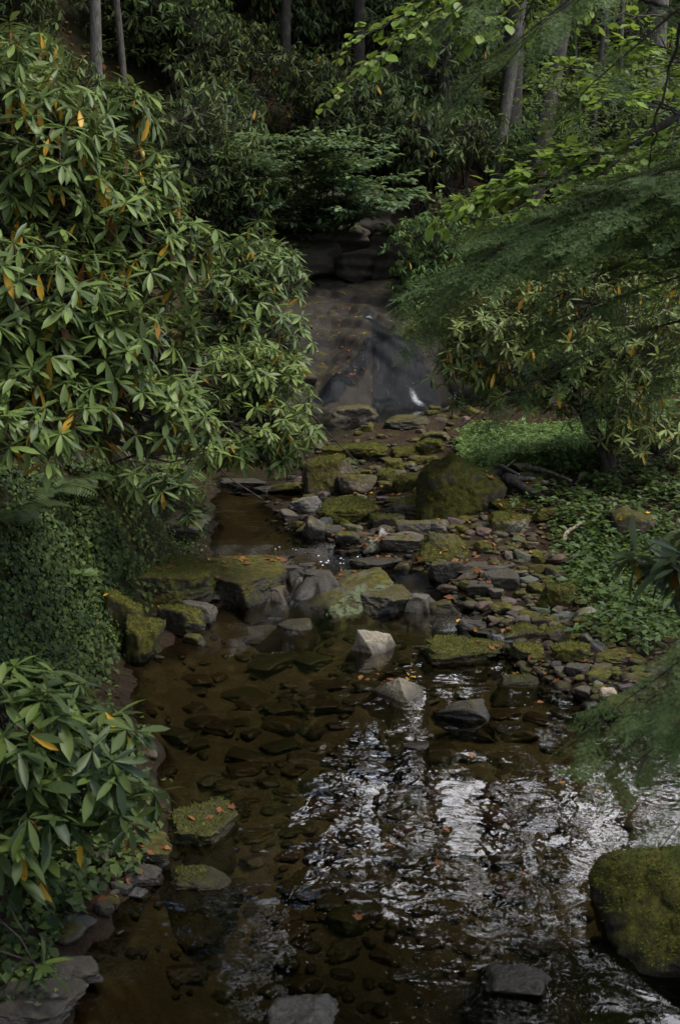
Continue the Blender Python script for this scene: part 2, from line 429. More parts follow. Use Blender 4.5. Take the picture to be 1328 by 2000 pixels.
# ------------------------------------------------------------------ bedrock slab and the fall
bx = np.arange(-2.9, 3.4, .035); by = np.arange(19.3, 27.6, .035)
BX, BY = np.meshgrid(bx, by)
nb = fbm(np.stack([BX.ravel() * .8, BY.ravel() * .8, 0 * BX.ravel()], 1), 61, 5).reshape(BX.shape)
BZ = slab_z(BX, BY) + .13 * nb + .05 * np.abs(fbm(xy3(BX, BY, 2.3), 69, 4).reshape(BX.shape))
lay = BZ + .10 * BX + .30 * fbm(xy3(BX, BY, .7), 63, 3).reshape(BX.shape)                 # bedding planes make small steps
stp = .31; fr = lay / stp - np.floor(lay / stp)
BZ = BZ + stp * (smooth((fr - .28) / .30) - fr) * .42 * smooth((BZ - .6) / .5) * np.clip(.5 + fbm(xy3(BX, BY, .9), 75, 2).reshape(BX.shape), 0, 1)
BZ = BZ + .02 * fbm(xy3(BX, BY, 5), 67, 5).reshape(BX.shape)
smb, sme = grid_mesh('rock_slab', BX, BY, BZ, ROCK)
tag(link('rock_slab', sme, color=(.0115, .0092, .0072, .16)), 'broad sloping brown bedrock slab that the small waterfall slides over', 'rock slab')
def slab_at(x, y):
    i = np.clip(((np.asarray(y) - by[0]) / .035).astype(int), 0, len(by) - 1); j = np.clip(((np.asarray(x) - bx[0]) / .035).astype(int), 0, len(bx) - 1)
    return BZ[i, j]
# the film of water: a fan from the notch down the steep face, a branch to the left
def fall_mask(x, y):
    a = G(722, 632, 1.66)
    m = np.zeros_like(x)
    def cap(p, q, r0, r1):
        ax, ay = p[0], p[1]; dx, dy = q[0] - ax, q[1] - ay; t = np.clip(((x - ax) * dx + (y - ay) * dy) / (dx * dx + dy * dy), 0, 1)
        d = np.hypot(x - ax - dx * t, y - ay - dy * t); r = r0 + (r1 - r0) * t
        return np.clip((r - d) / .22 + .25, 0, 1)
    for args in (((.52, 22.9), (.75, 22.1), .10, .22), ((.75, 22.2), (1.1, 20.5), .22, .62), ((.6, 21.7), (-.2, 20.3), .14, .26)):
        m = np.maximum(m, cap(*args))
    return m
FM = fall_mask(BX, BY)
foam = .8 * np.exp(-(((BX - .52) / .06) ** 2 + ((BY - 22.75) / .12) ** 2))
foam = np.maximum(foam, .85 * np.exp(-(((BX - 1.34 + .55 * (BY - 20.5)) / .05) ** 2 + ((BY - 20.65) / .15) ** 2)))
foam = np.maximum(foam, .95 * np.exp(-(((BX - 1.58) / .26) ** 2 + ((BY - 20.28) / .05) ** 2)))
fz = BZ + .012 + .010 * fbm(np.stack([BX.ravel() * 9, BY.ravel() * 2.5, 0 * BX.ravel()], 1), 73, 3).reshape(BX.shape) + .04 * np.clip(foam, 0, 1)
_, fme = grid_mesh('waterfall', BX, BY, fz, FALL, np.where(foam > .05, 1 + foam, FM), (FM > .01) | (foam > .05))
tag(link('waterfall', fme), 'thin dark sheet of water sliding down the bedrock into the pool', 'waterfall')

# ------------------------------------------------------------------ rocks
_ico = {}
def ico(sub):
    if sub not in _ico:
        bm = bmesh.new(); bmesh.ops.create_icosphere(bm, subdivisions=sub, radius=1.0)
        _ico[sub] = (np.array([v.co[:] for v in bm.verts]), np.array([[v.index for v in f.verts] for f in bm.faces])); bm.free()
    return _ico[sub]
def rock_shape(seed, sub=4, planes=None, sharp=16, rough=.10, blocky=.5, rot=None):
    r = np.random.default_rng(seed); u, f = ico(sub)
    if planes is None:
        nn = unit(r.normal(0, 1, (13, 3))); d = r.uniform(.62, 1.0, 13)
        if blocky:
            ax = np.concatenate([np.eye(3), -np.eye(3)]); ax = unit(ax + r.normal(0, .22, ax.shape)); nn = np.concatenate([nn, ax]); d = np.concatenate([d + .12 * blocky, r.uniform(.55, .8, 6)])
    else:
        planes = np.array(planes, float); nn = unit(planes[:, :3]); d = planes[:, 3]
    c = np.maximum(u @ nn.T, 1e-6) / d
    rad = (c ** sharp).sum(1) ** (-1 / sharp)
    rad = rad * (1 + rough * fbm(u * 1.6 + seed * 3.1, seed, 3) + rough * .5 * fbm(u * 5 + seed, seed + 9, 5) + (.018 * fbm(u * 17 + seed, seed + 5, 3) if sub > 4 else 0))
    v = u * rad[:, None]
    if rot is not None:
        a, tilt = rot; ca, sa = math.cos(a), math.sin(a); v = v @ np.array([[ca, -sa, 0], [sa, ca, 0], [0, 0, 1]]).T
        ct, st = math.cos(tilt), math.sin(tilt); v = v @ np.array([[ct, 0, st], [0, 1, 0], [-st, 0, ct]]).T
    lo, hi = v.min(0), v.max(0); return (v - (lo + hi) / 2) / (hi - lo), f
rock_tris = []                     # world triangles for resting leaves on
HERO = []
def add_world(v, f): rock_tris.append((v, f))
BROWN = (.070, .058, .042); GREY = (.064, .057, .046); DARKR = (.036, .032, .026); PALE = (.165, .147, .112)
def rock(px, pyb, w, h, label, moss=.5, col=GREY, dr=.8, seed=0, planes=None, rot=(0, 0), sub=5, sink=.22, z=None, name='rock', cat='rock', rough=.10, sharp=16, minh=.22, blocky=.5):
    if z is None: g0 = ground_at(px, pyb); z0 = max(g0[2], zw(g0[1]) - .02)
    else: z0 = z
    w *= 1.12; b = G(px, pyb, z0); dist = np.linalg.norm(b - (0, 0, CAMZ)); W = w / F * dist; dm = W * dr
    dep = (CAMZ - z0) / dist; H = max(h / F * dist - dm * dep * .8, minh * min(W, dm))
    v, f = rock_shape(seed or (int(px) * 7 + int(pyb)), 6 if w > 90 else sub, planes, sharp, rough, blocky, rot)
    Hf = H / (1 - sink)
    v = v * (W, dm, Hf)
    c = np.array([b[0], b[1] + dm * .42, z0 + H - Hf / 2])
    if z is None:
        gg = gz1(c[0], c[1]); 
        if gg < z0 - .02: ext = z0 - gg; lowk = np.clip(-v[:, 2] / (Hf / 2), 0, 1); v[:, :2] *= (1 + (gg < zw(c[1]) - .04) * (1.5 + 1.4 * fbm(v / max(W, .1) * 2.6 + px, 7, 3)) * ext / max(min(W, dm), .05) * lowk)[:, None]; v[:, 2] = np.where(v[:, 2] < 0, v[:, 2] * (1 + ext / (Hf / 2)), v[:, 2])
    mb = MB(); mb.add(v, None, f)
    o = link(name, mb.mesh(name, ROCK), loc=tuple(c), color=(*col, moss)); tag(o, label, cat)
    add_world(v + c, f); HERO.append((o, label, px, pyb - h / 2))
    if moss >= .55 and w > 55: tufts(o, v, f, moss, c)
    return o

TUV, TUQ = leaf_template(.34, 2, .2, .5)
def tufts(o, v, f, moss, c):
    """a pile of short moss shoots on the upper faces"""
    a, b, d = v[f[:, 0]], v[f[:, 1]], v[f[:, 2]]; cr = np.cross(b - a, d - a); ar = np.linalg.norm(cr, axis=1); nn = cr / np.maximum(ar, 1e-12)[:, None]
    m = nn[:, 2] * .9 + .55 * fbm((a + c) * 5.0, 51, 4) > .95 - .7 * moss
    m &= (a[:, 2] + c[2]) > zw(c[1]) + .03
    if m.sum() < 20: return
    n_ = int(min(ar[m].sum() * .5 * 9000, 5200)); k = R.choice(np.flatnonzero(m), n_, p=ar[m] / ar[m].sum()); u1 = np.sqrt(R.random(n_)); u2 = R.random(n_)
    P = a[k] * (1 - u1)[:, None] + b[k] * (u1 * (1 - u2))[:, None] + d[k] * (u1 * u2)[:, None]; dr_ = unit(nn[k] * .9 + R.normal(0, .55, (n_, 3)))
    mb = MB(); inst(mb, TUV, TUQ, frames(dr_, unit(R.normal(0, 1, (n_, 3)) + (0, 0, .4))), P - nn[k] * .002, .017 * R.uniform(.5, 1.3, n_), np.clip(R.normal(.45, .25, n_), 0, 1)); tag(link('moss', mb.mesh('moss', MOSS), o, color=(.095, .092, .015, 1)), kind='stuff')
BOULDER = [(.05, -1, .18, .62), (-1, -.15, .2, .80), (.42, -.05, .9, .62), (-.5, -.1, .85, .74), (1, -.1, -.25, .92), (.9, .1, .35, .92), (0, 1, .2, .62), (0, 0, -1, .6), (.55, -.85, -.3, .74), (-.55, -.8, .15, .78)]
rock(900, 1008, 166, 134, 'largest mossy boulder on the rubble, tall with a peak and a sloping shoulder', .80, BROWN, .75, 11, BOULDER, (0, 0), 6, sharp=24, rough=.08, name='boulder', cat='boulder')
WEDGE = [(-.35, -.75, .55, .55), (0, 0, 1, .6), (-1, 0, .3, .9), (1, .1, .25, .95), (0, 1, .2, .8), (0, 0, -1, .6), (.3, -1, .1, .75)]
rock(640, 968, 106, 90, 'slanting mossy rock by the leafless twig at the water', .62, BROWN, 1.0, 21, WEDGE, (.2, -.15))
rock(694, 896, 118, 40, 'low bright-moss hump, farthest rock of the rubble at the pool', .95, BROWN, .9, 22)
rock(697, 968, 72, 48, 'mossy rock tucked between the slanting rock and the flat moss-topped rock', .45, BROWN, .8, 23)
rock(684, 1026, 110, 58, 'flat moss-topped rock jutting over the water edge of the rubble', .85, BROWN, .9, 24, sink=.1)
rock(613, 1056, 44, 52, 'upright dark block at the water edge beside the flat moss-topped rock', .30, GREY, .8, 25)
rock(678, 1066, 46, 32, 'dark wet stone beside the upright dark block', .3, DARKR, .8, 26)
rock(650, 1052, 40, 30, 'small black stone in the hollow under the flat moss-topped rock', .2, DARKR, .8, 126)
rock(758, 1062, 40, 36, 'smooth bare grey round stone, cleanest in the rubble', .0, (.17, .17, .165), .8, 27, blocky=0, rough=.05)
rock(730, 1076, 42, 32, 'pale greenish stone in front of the smooth grey one', .2, (.2, .2, .15), .8, 28)
rock(713, 1052, 36, 15, 'flat little grey slab behind the pale greenish stone', .1, GREY, .9, 29)
RIDGE = [(-.1, -.85, .5, .6), (0, .8, .6, .6), (-1, -.1, .35, .85), (1, -.2, .5, .85), (0, 0, -1, .6), (.5, -.7, .6, .72)]
rock(872, 1092, 118, 64, 'wide ridge-backed mossy rock before the largest boulder', .6, GREY, .7, 30, RIDGE, (0, .05))
rock(785, 1078, 84, 44, 'long low grey slab against the ridge-backed rock', .3, GREY, .8, 31)
rock(757, 1036, 62, 38, 'mossy wedge behind the smooth grey round stone', .55, BROWN, .8, 32)
rock(808, 1050, 66, 46, 'tilted grey block before the left foot of the largest boulder', .4, GREY, .8, 33)
rock(850, 1044, 60, 36, 'angular grey rock under the front of the largest boulder', .25, GREY, .8, 34)
rock(792, 1004, 54, 42, 'mossy brown rock leaning on the left side of the largest boulder', .45, BROWN, .8, 35)
rock(772, 926, 36, 34, 'cube-shaped bright mossy stone, middle of the rubble top', .9, BROWN, .9, 36)
rock(750, 944, 50, 32, 'rounded mossy stone in front of the cube-shaped one', .75, BROWN, .8, 37)
rock(755, 962, 28, 22, 'small moss ball of a stone among litter left of the mossy brown rock', .9, BROWN, .9, 38)
rock(798, 960, 54, 38, 'bright mossy rock between the cube-shaped stone and the largest boulder', .8, BROWN, .8, 39)
rock(842, 886, 54, 34, 'bright mossy dome just behind the peak of the largest boulder', .95, BROWN, .9, 40)
rock(795, 892, 56, 22, 'low mossy cushion rock left of the bright mossy dome', .85, BROWN, .9, 41)
rock(818, 908, 42, 22, 'mossy stone between the cushion rock and the largest boulder', .8, BROWN, .9, 42)
rock(724, 900, 42, 22, 'bare brown stone beside the farthest bright-moss hump', .2, BROWN, .9, 43)
rock(594, 1004, 62, 42, 'grey wet slab sloping into the pool, outermost of the rubble', .25, (.105, .10, .092), .9, 44)
rock(1010, 1000, 86, 26, 'long low mossy stone right of the largest boulder', .85, BROWN, .6, 45)
rock(1002, 1040, 80, 44, 'mossy rock right of the boulder foot, larger than the stones around it', .65, (.16, .15, .12), .8, 46)
rock(1064, 1014, 44, 26, 'mossy hump next to the driftwood end', .85, BROWN, .8, 47)
rock(1030, 922, 58, 28, 'smooth tan stone behind the driftwood', .3, (.17, .15, .10), .7, 48, blocky=0)
SLABF = [(.30, -.8, .62, .40), (-.42, -.12, .9, .34), (-.7, -.7, .2, .75), (-1, .1, .2, .95), (1, .2, .1, .95), (0, 1, .3, .8), (0, 0, -1, .6), (.4, -1, .1, .7)]
rock(690, 1204, 180, 92, 'big slanting slab in midstream with a green lichen streak down its face', .42, (.085, .08, .06), 1.6, 49, SLABF, (.0, -.05), 6, sink=.3, sharp=24)
def lichen_patch(o, lo_, hi_, seed=0):
    me = o.data; v = np.zeros(len(me.vertices) * 3); me.vertices.foreach_get('co', v); v = v.reshape(-1, 3); nv = np.zeros(len(v) * 3); me.vertices.foreach_get('normal', nv); nv = nv.reshape(-1, 3)
    f = np.array([p.vertices[:] for p in me.polygons]); c = v[f].mean(1); q = (c - v.min(0)) / (v.max(0) - v.min(0))
    m = ((q > lo_) & (q < hi_)).all(1) & (nv[f].mean(1)[:, 1] < -.15) & (fbm(c * 13, seed, 5) > .16)
    mb = MB(); used, inv = np.unique(f[m], return_inverse=True); mb.add(v[used] + nv[used] * (.006 + .004 * vnoise(v[used] * 60, 3)[:, None]), None, inv.reshape(-1, 3)); link('lichen', mb.mesh('lichen', LICHEN), o)
lichen_patch(HERO[-1][0], (.34, 0, .35), (.78, .5, .92), 4)
rock(752, 1198, 100, 66, 'dark companion slab behind the lichen-streaked one', .4, (.06, .055, .046), 1.3, 50, None, (.4, -.15), sink=.3)
rock(730, 1112, 86, 28, 'flat dark stone littered with leaves behind the lichen-streaked slab', .2, DARKR, .7, 51)
PALEP = [(-.75, -.8, .15, .62), (.35, -.55, .8, .55), (.9, -.3, .1, .85), (-.2, .8, .6, .7), (0, 0, -1, .6), (-1, .2, .3, .8), (.2, 0, 1, .72)]
rock(732, 1284, 90, 68, 'pale angular stone with a lit top and dark left face in the pool', .0, PALE, .8, 52, PALEP, (0, 0), sink=.3, sharp=30, rough=.06)
TRI = [(-.62, -.5, .68, .48), (.55, -.35, .75, .52), (0, .85, .5, .55), (0, 0, -1, .6), (.9, -.4, -.1, .9), (-.15, -1, .3, .8)]
rock(765, 1378, 122, 70, 'pale three-cornered stone pointing up out of the pool', .0, (.165, .145, .108), .8, 53, TRI, (.1, 0), sink=.35, sharp=30, rough=.06)
rock(906, 1410, 90, 60, 'round dark wet stone with a smooth top in the pool', .25, DARKR, .8, 54, blocky=0, sink=.3, rough=.05)
rock(908, 1300, 152, 62, 'long dark moss-covered rock like a whaleback at the pool edge', .75, DARKR, .7, 55, None, (0, .06), blocky=.2, sink=.3)
rock(916, 1138, 54, 38, 'smooth brown rounded rock above the side riffle', .25, BROWN, .8, 56, blocky=0, rough=.05)
rock(978, 1152, 70, 44, 'faceted dark rock right of the smooth brown one', .2, DARKR, .8, 57)
rock(950, 1120, 110, 14, 'thin flat plank-like slab behind the faceted dark rock', .2, DARKR, .5, 157)
rock(870, 1128, 60, 44, 'leaf-strewn dark rock at the head of the side riffle', .3, DARKR, .8, 58)
rock(1092, 1190, 72, 62, 'dome of moss under the green bank plants', .85, BROWN, .9, 59, blocky=.1)
rock(818, 1178, 42, 24, 'small grey stone wedged beside the companion slab', .1, GREY, .8, 60)
rock(862, 1194, 44, 26, 'mossy dark stone below the side riffle', .5, DARKR, .8, 61)
rock(968, 1168, 32, 24, 'small grey stone below the faceted dark rock', .1, GREY, .9, 62)
rock(940, 1166, 56, 36, 'wet lumpy stone between riffle and faceted rock', .15, DARKR, .8, 63)
rock(980, 1202, 44, 28, 'mossy stone with flat top on the muddy shore', .5, DARKR, .8, 64)
rock(922, 1238, 52, 34, 'black rounded stone behind the whaleback rock', .1, DARKR, .9, 65, blocky=.1)
rock(948, 1246, 56, 22, 'flat black stone lying across behind the whaleback rock', .0, DARKR, .7, 66)
rock(984, 1262, 44, 26, 'bluish slate stone by the right end of the whaleback rock', .0, (.08, .085, .09), .8, 67)
rock(1014, 1344, 74, 34, 'low mossy stone half sunk in the shallows', .7, DARKR, .8, 68, sink=.4)
rock(1118, 1294, 74, 46, 'mossy cushion rock under the bank plants by the mud', .75, DARKR, .8, 69)
rock(1024, 1252, 70, 40, 'mossy brown rock on the mud right of the slate stone', .55, BROWN, .8, 70)
rock(1032, 1286, 62, 34, 'mossy lump between the slate stone and the cushion rock', .6, DARKR, .8, 71)
rock(1094, 1256, 50, 40, 'round mossy stone above the cushion rock', .6, BROWN, .8, 72)
rock(1148, 1218, 46, 36, 'lighter stone beside the bank plants', .3, (.17, .16, .13), .8, 73)
rock(1190, 1364, 34, 22, 'small tan stone alone on the mud', .0, (.2, .17, .13), .9, 74)
rock(1130, 1320, 50, 30, 'dark stone on the mud before the cushion rock', .3, DARKR, .8, 75)
rock(1102, 1316, 34, 16, 'flat bare stone in the wet mud', .0, GREY, .8, 76)
rock(1215, 1300, 90, 34, 'dark mossy rock at the foot of the green bank', .5, DARKR, .7, 77)
rock(1190, 1002, 34, 34, 'upright grey stone at the foot of the leaning trunk', .2, GREY, .9, 78)
rock(1245, 1055, 80, 70, 'brown earthy rock on the green bank behind the foremost leaves', .5, BROWN, .8, 79)
FLATL = [(0, 0, 1, .36), (.35, -.75, .1, .62), (-.5, -.8, -.15, .65), (1, .2, .1, .9), (-1, .1, .1, .9), (0, 1, .2, .8), (0, 0, -1, .6), (.8, -.5, -.2, .8)]
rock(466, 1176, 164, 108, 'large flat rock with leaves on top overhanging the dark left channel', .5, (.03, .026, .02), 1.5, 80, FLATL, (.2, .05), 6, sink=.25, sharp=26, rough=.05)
rock(310, 1180, 190, 118, 'mossy bank ledge left of the large flat rock', .75, DARKR, 1.25, 81, FLATL, (-.3, .06), 6, sharp=20)
rock(350, 1240, 90, 70, 'wet mossy block at the foot of the bank ledge', .55, DARKR, .8, 82)
rock(388, 1222, 62, 56, 'grey tilted slab leaning at the corner of the left bank', .1, GREY, .7, 83)
rock(276, 1300, 76, 110, 'tall mossy rock on the ivy bank by the water', .75, DARKR, .9, 84)
rock(235, 1250, 80, 110, 'yellow-mossed rock peeking out of the ivy', .8, BROWN, .8, 85)
rock(410, 1172, 36, 14, 'small pale stone in the dark hollow beside the large flat rock', .0, GREY, .9, 86)
rock(300, 985, 100, 34, 'thick moss cushion rock under the low rhododendron tips', .95, DARKR, .8, 87)
rock(330, 1040, 130, 34, 'dark layered ledge at the back of the left bank', .25, DARKR, .8, 88)
rock(470, 955, 90, 22, 'black low ledge lying in the left pool', .1, DARKR, .7, 89)
rock(520, 965, 50, 18, 'wet flat stone at the end of the black low ledge', .1, DARKR, .8, 90)
rock(572, 1118, 50, 13, 'black wet stone at the lip of the main riffle', .05, DARKR, .8, 91)
rock(622, 1128, 50, 14, 'dark wet cobble touching the lichen-streaked slab', .05, DARKR, .8, 92)
rock(534, 1158, 44, 18, 'brown stone in the rapid beside the large flat rock', .2, BROWN, .8, 93)
rock(600, 1112, 30, 16, 'small black cobble in the main riffle', .0, DARKR, .9, 94)
rock(578, 1234, 66, 26, 'low brown rock awash in the rapid water', .3, BROWN, .8, 95, sink=.4)
rock(812, 1468, 50, 22, 'dark pointed tip of a stone just breaking the pool', .0, DARKR, .8, 96, sink=.4)
rock(385, 1652, 128, 74, 'flat mossy slab reaching into the water below the rhododendron', .85, DARKR, 1.3, 97, FLATL, (.5, .08), sink=.3)
rock(380, 1748, 118, 66, 'long mossy rock with a wet grey end pointing at the camera', .7, DARKR, .8, 98, None, (0, .3), sink=.3)
rock(276, 1736, 66, 50, 'dark bare stone left of the long mossy rock', .1, DARKR, .8, 99)
rock(268, 1760, 40, 30, 'small slate-blue stone at the water under the dark bare one', .0, (.12, .125, .13), .8, 100)
rock(270, 1680, 110, 46, 'brown mossy rock under the shade of the low rhododendron', .5, DARKR, .8, 101)
rock(150, 1820, 60, 30, 'thin wet grey slab at the shaded waterline', .0, (.06, .06, .058), .8, 102)
rock(130, 1930, 110, 66, 'dark pointed slab at the shaded corner of the water', .1, DARKR, .8, 103, WEDGE, (.3, .1))
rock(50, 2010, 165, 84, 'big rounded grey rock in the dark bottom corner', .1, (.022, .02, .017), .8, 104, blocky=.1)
rock(600, 2030, 140, 62, 'grey stone at the very bottom of the photo, half under water', .0, (.085, .08, .07), .8, 105, sink=.4)
rock(1015, 1955, 120, 70, 'dark half-submerged rock between the sky reflection and the photo bottom', .1, DARKR, .8, 106, sink=.4)
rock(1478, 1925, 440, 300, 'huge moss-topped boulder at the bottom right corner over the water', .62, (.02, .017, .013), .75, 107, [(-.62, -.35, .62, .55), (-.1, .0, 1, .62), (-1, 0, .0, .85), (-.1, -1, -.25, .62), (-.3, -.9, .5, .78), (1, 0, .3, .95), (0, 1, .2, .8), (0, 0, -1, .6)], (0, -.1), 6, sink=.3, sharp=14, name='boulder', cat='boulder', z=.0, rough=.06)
rock(690, 826, 90, 40, 'rounded brown rock at the right end of the plunge pool', .35, BROWN, .8, 108)
rock(800, 838, 90, 30, 'stone heap block below the splash of the fall', .3, DARKR, .8, 109)
rock(850, 862, 60, 24, 'mossy far stone between the splash and the bright mossy dome', .5, BROWN, .8, 110)
# the layered outcrop behind the slab
for px, pyb, w, h, lb, Yd, sd in ((620, 552, 120, 62, 'dark cracked outcrop block at the upper edge of the slab, left one', 25.6, 1), (700, 545, 90, 46, 'squarish outcrop block in the middle above the slab', 25.3, 2),
        (765, 532, 100, 60, 'blocky outcrop, right one above the bedrock slab', 25.5, 3), (640, 500, 150, 50, 'long overhanging outcrop layer in deep shadow', 26.4, 4), (690, 448, 150, 70, 'topmost outcrop layer under the leafy bush', 27.2, 5),
        (560, 460, 140, 90, 'dark outcrop face half hidden behind drooping twigs', 27.0, 6), (840, 560, 110, 40, 'flat wet ledge at the upper right of the slab', 25.0, 7), (520, 545, 150, 70, 'shadowed outcrop behind the middle rhododendron', 25.8, 8), (925, 770, 120, 120, 'dark overhanging rock right beside the foot of the waterfall', 21.3, 10), (905, 660, 110, 70, 'dark ledge right beside the top of the waterfall', 22.6, 11), (560, 770, 110, 60, 'low dark rock left of the plunge pool behind the leaves', 20.6, 12), (505, 262, 150, 60, 'bare rock ledge high on the dark hillside', 33., 9)):
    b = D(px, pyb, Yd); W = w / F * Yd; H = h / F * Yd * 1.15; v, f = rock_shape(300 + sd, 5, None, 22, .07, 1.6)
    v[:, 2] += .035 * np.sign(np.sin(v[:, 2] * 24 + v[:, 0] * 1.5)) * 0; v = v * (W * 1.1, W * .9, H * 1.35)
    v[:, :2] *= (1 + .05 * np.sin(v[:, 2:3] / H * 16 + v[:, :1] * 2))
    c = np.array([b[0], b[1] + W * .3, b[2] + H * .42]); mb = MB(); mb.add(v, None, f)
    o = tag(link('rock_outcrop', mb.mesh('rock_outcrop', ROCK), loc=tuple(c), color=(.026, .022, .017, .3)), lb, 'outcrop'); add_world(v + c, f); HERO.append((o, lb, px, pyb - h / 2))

# ------------------------------------------------------------------ automatic labels for the smaller repeats
ORD = ['nearest', 'second nearest', 'third nearest', 'fourth nearest', 'fifth nearest', 'sixth nearest', 'seventh nearest', 'eighth nearest', 'ninth nearest']
def relate(items, marks, noun):
    """items: (obj, px, py, look) ; marks: (px, py, short name). One distinct label each: look + side of the closest mark, ranked outward."""
    by = {}
    for o, x, y, look in items:
        d = [(math.hypot(x - m[0], (y - m[1]) * 1.6), m) for m in marks]; dist, m = min(d, key=lambda t: t[0])
        dx, dy = x - m[0], (y - m[1]) * 1.6
        side = ('to the right of' if dx > 0 else 'to the left of') if abs(dx) > abs(dy) else ('in front of' if dy > 0 else 'behind')
        by.setdefault((look, side, m[2]), []).append((dist, o))
    for (look, side, mk), L in by.items():
        L.sort(key=lambda t: t[0])
        for i, (dd, o) in enumerate(L):
            look = look.replace('mid-sized ', '') if len(mk.split()) > 3 else look
            lb = f'{look} {noun} {side} {mk}' if len(L) == 1 else f'{ORD[min(i, 8)]} {look} {noun} {side} {mk}'
            lb = ' '.join(lb.split()); o['label'] = lb if len(lb.split()) <= 16 else lb.replace(' nearest', '', 1).replace('mid-sized ', '')
MARKS = [(900, 940, 'the largest boulder'), (684, 1000, 'the flat moss-topped rock'), (640, 925, 'the slanting mossy rock'), (686, 1165, 'the lichen-streaked slab'), (732, 1250, 'the pale angular stone'), (765, 1345, 'the three-cornered stone'),
         (906, 1380, 'the round dark stone'), (908, 1270, 'the whaleback rock'), (1092, 1160, 'the moss dome'), (872, 1060, 'the ridge-backed rock'), (466, 1120, 'the large flat rock'), (978, 1130, 'the faceted dark rock'), (800, 780, 'the waterfall'),
         (842, 868, 'the bright mossy dome'), (1014, 1328, 'the half-sunk mossy stone'), (1118, 1270, 'the mossy cushion rock'), (380, 1715, 'the long mossy rock'), (594, 985, 'the grey wet slab'), (1002, 1018, 'the rock right of the boulder foot')]
# secondary stones: shared shapes, each stone its own object
shapes = []
for k in range(12):
    v, f = rock_shape(500 + k, 4, None, 16, .09, (.2, .6, 1.2)[k % 3]); mb = MB(); mb.add(v, None, f); shapes.append((mb.mesh('stone', ROCK), v, f))
hx = np.array([o.location[0] for o, *_ in HERO]); hy = np.array([o.location[1] for o, *_ in HERO]); hr = np.array([max(o.dimensions[0], .1) * .42 for o, *_ in HERO])
items = []
taken = [(x, y, r) for x, y, r in zip(hx, hy, hr)]
rr = random.Random(5)
zones = [((560, 1060), (890, 1130), 150, (.07, .19)), ((780, 1200), (1090, 1330), 80, (.06, .16)), ((680, 960), (800, 880), 34, (.08, .18)), ((900, 1250), (1120, 1400), 50, (.05, .13)), ((240, 450), (1180, 1260), 8, (.05, .1)), ((180, 360), (1640, 1790), 10, (.05, .11)), ((600, 700), (870, 1000), 12, (.05, .12))]
for (x0, x1), (y0, y1), cnt, (s0, s1) in zones:
    made = tries = 0
    while made < cnt and tries < cnt * 14:
        tries += 1
        px, py = rr.uniform(x0, x1), rr.uniform(y0, y1); p = ground_at(px, py)
        if p[2] < zw(p[1]) - .07 or py > 1900: continue
        s = rr.uniform(s0, s1) * (1.0 if rr.random() < .8 else 1.5)
        if any(math.hypot(p[0] - a, p[1] - b) < (r + s * .45) * .95 for a, b, r in taken): continue
        taken.append((p[0], p[1], s * .5)); made += 1
        me, v, f = shapes[rr.randrange(12)]
        mossy = rr.random(); moss = rr.uniform(.5, .9) if mossy < (.7 if py < 1010 else .45) else rr.uniform(.05, .25); tone = rr.choice([('grey', GREY), ('brown', BROWN), ('dark', DARKR)]) if px > 500 else ('dark', DARKR)
        sc = (s * rr.uniform(1.0, 1.6), s * rr.uniform(.8, 1.1), s * rr.uniform(.45, .8))
        c = (p[0], p[1], p[2] + sc[2] * .22); a = rr.uniform(0, 6.28)
        o = link('stone', me, loc=c, color=(*[q * rr.uniform(.8, 1.25) for q in tone[1]], moss)); o.scale = sc; o.rotation_euler = (rr.uniform(-.2, .2), rr.uniform(-.2, .2), a)
        o['category'] = 'stone'; o['group'] = 'smaller stones of the rubble and shore'
        size = 'small' if s < s0 + (s1 - s0) * .4 else 'mid-sized'
        qx, qy, _ = proj(np.array(c)); items.append((o, qx, qy, f"{size} {'mossy ' if moss > .4 else 'bare '}{tone[0]}"))
        vw = v * sc; ca, sa = math.cos(a), math.sin(a); add_world(vw @ np.array([[ca, -sa, 0], [sa, ca, 0], [0, 0, 1]]).T + np.array(c), f)
LATER = [(items, MARKS, 'stone')]
# flat stones under the water
items = []; taken2 = []
fl = []
for k in range(6):
    v, f = rock_shape(700 + k, 4, None, 18, .08, 1.0); mb = MB(); mb.add(v, None, f); fl.append((mb.mesh('submerged_stone', ROCK), v, f))
def sub_stone(px, py, w):
    p = ground_at(px, py)
    if p[2] > zw(p[1]) - .08: return
    dist = np.linalg.norm(p - (0, 0, CAMZ)); s = w / F * dist
    if any(math.hypot(p[0] - a, p[1] - b) < (r + s * .5) * .9 for a, b, r in taken + taken2): return
    taken2.append((p[0], p[1], s * .5)); hh = min(s * rr.uniform(.2, .34), .11 if p[1] < 7.5 else .085)
    o = link('submerged_stone', rr.choice(fl)[0], loc=(p[0], p[1], p[2] + hh * .22), color=(*[q * rr.uniform(.75, 1.3) for q in (.075, .060, .036)], .0))
    o.scale = (s, s * rr.uniform(.6, .9), hh); o.rotation_euler = (rr.uniform(-.12, .12), rr.uniform(-.12, .12), rr.uniform(-.6, .9))
    o['category'] = 'stone'; o['group'] = 'flat stones under the water'; look = ('large' if s > .3 else 'small') + ' brown submerged'
    qx, qy, _ = proj(np.array(o.location)); items.append((o, qx, qy, look))
for a in ((613, 1740, 130), (745, 1405, 95), (700, 1800, 110), (640, 1560, 110), (720, 1500, 100), (600, 1490, 80), (860, 1560, 100), (500, 1640, 90), (470, 1860, 120), (800, 1430, 80), (560, 1840, 100), (700, 1640, 90), (1010, 1440, 90), (980, 1490, 70)): sub_stone(*a)
t = 0
while len(items) < 150 and t < 3000:
    t += 1; sub_stone(rr.triangular(330, 1150, 650), rr.triangular(1230, 1950, 1420), rr.uniform(36, 105))
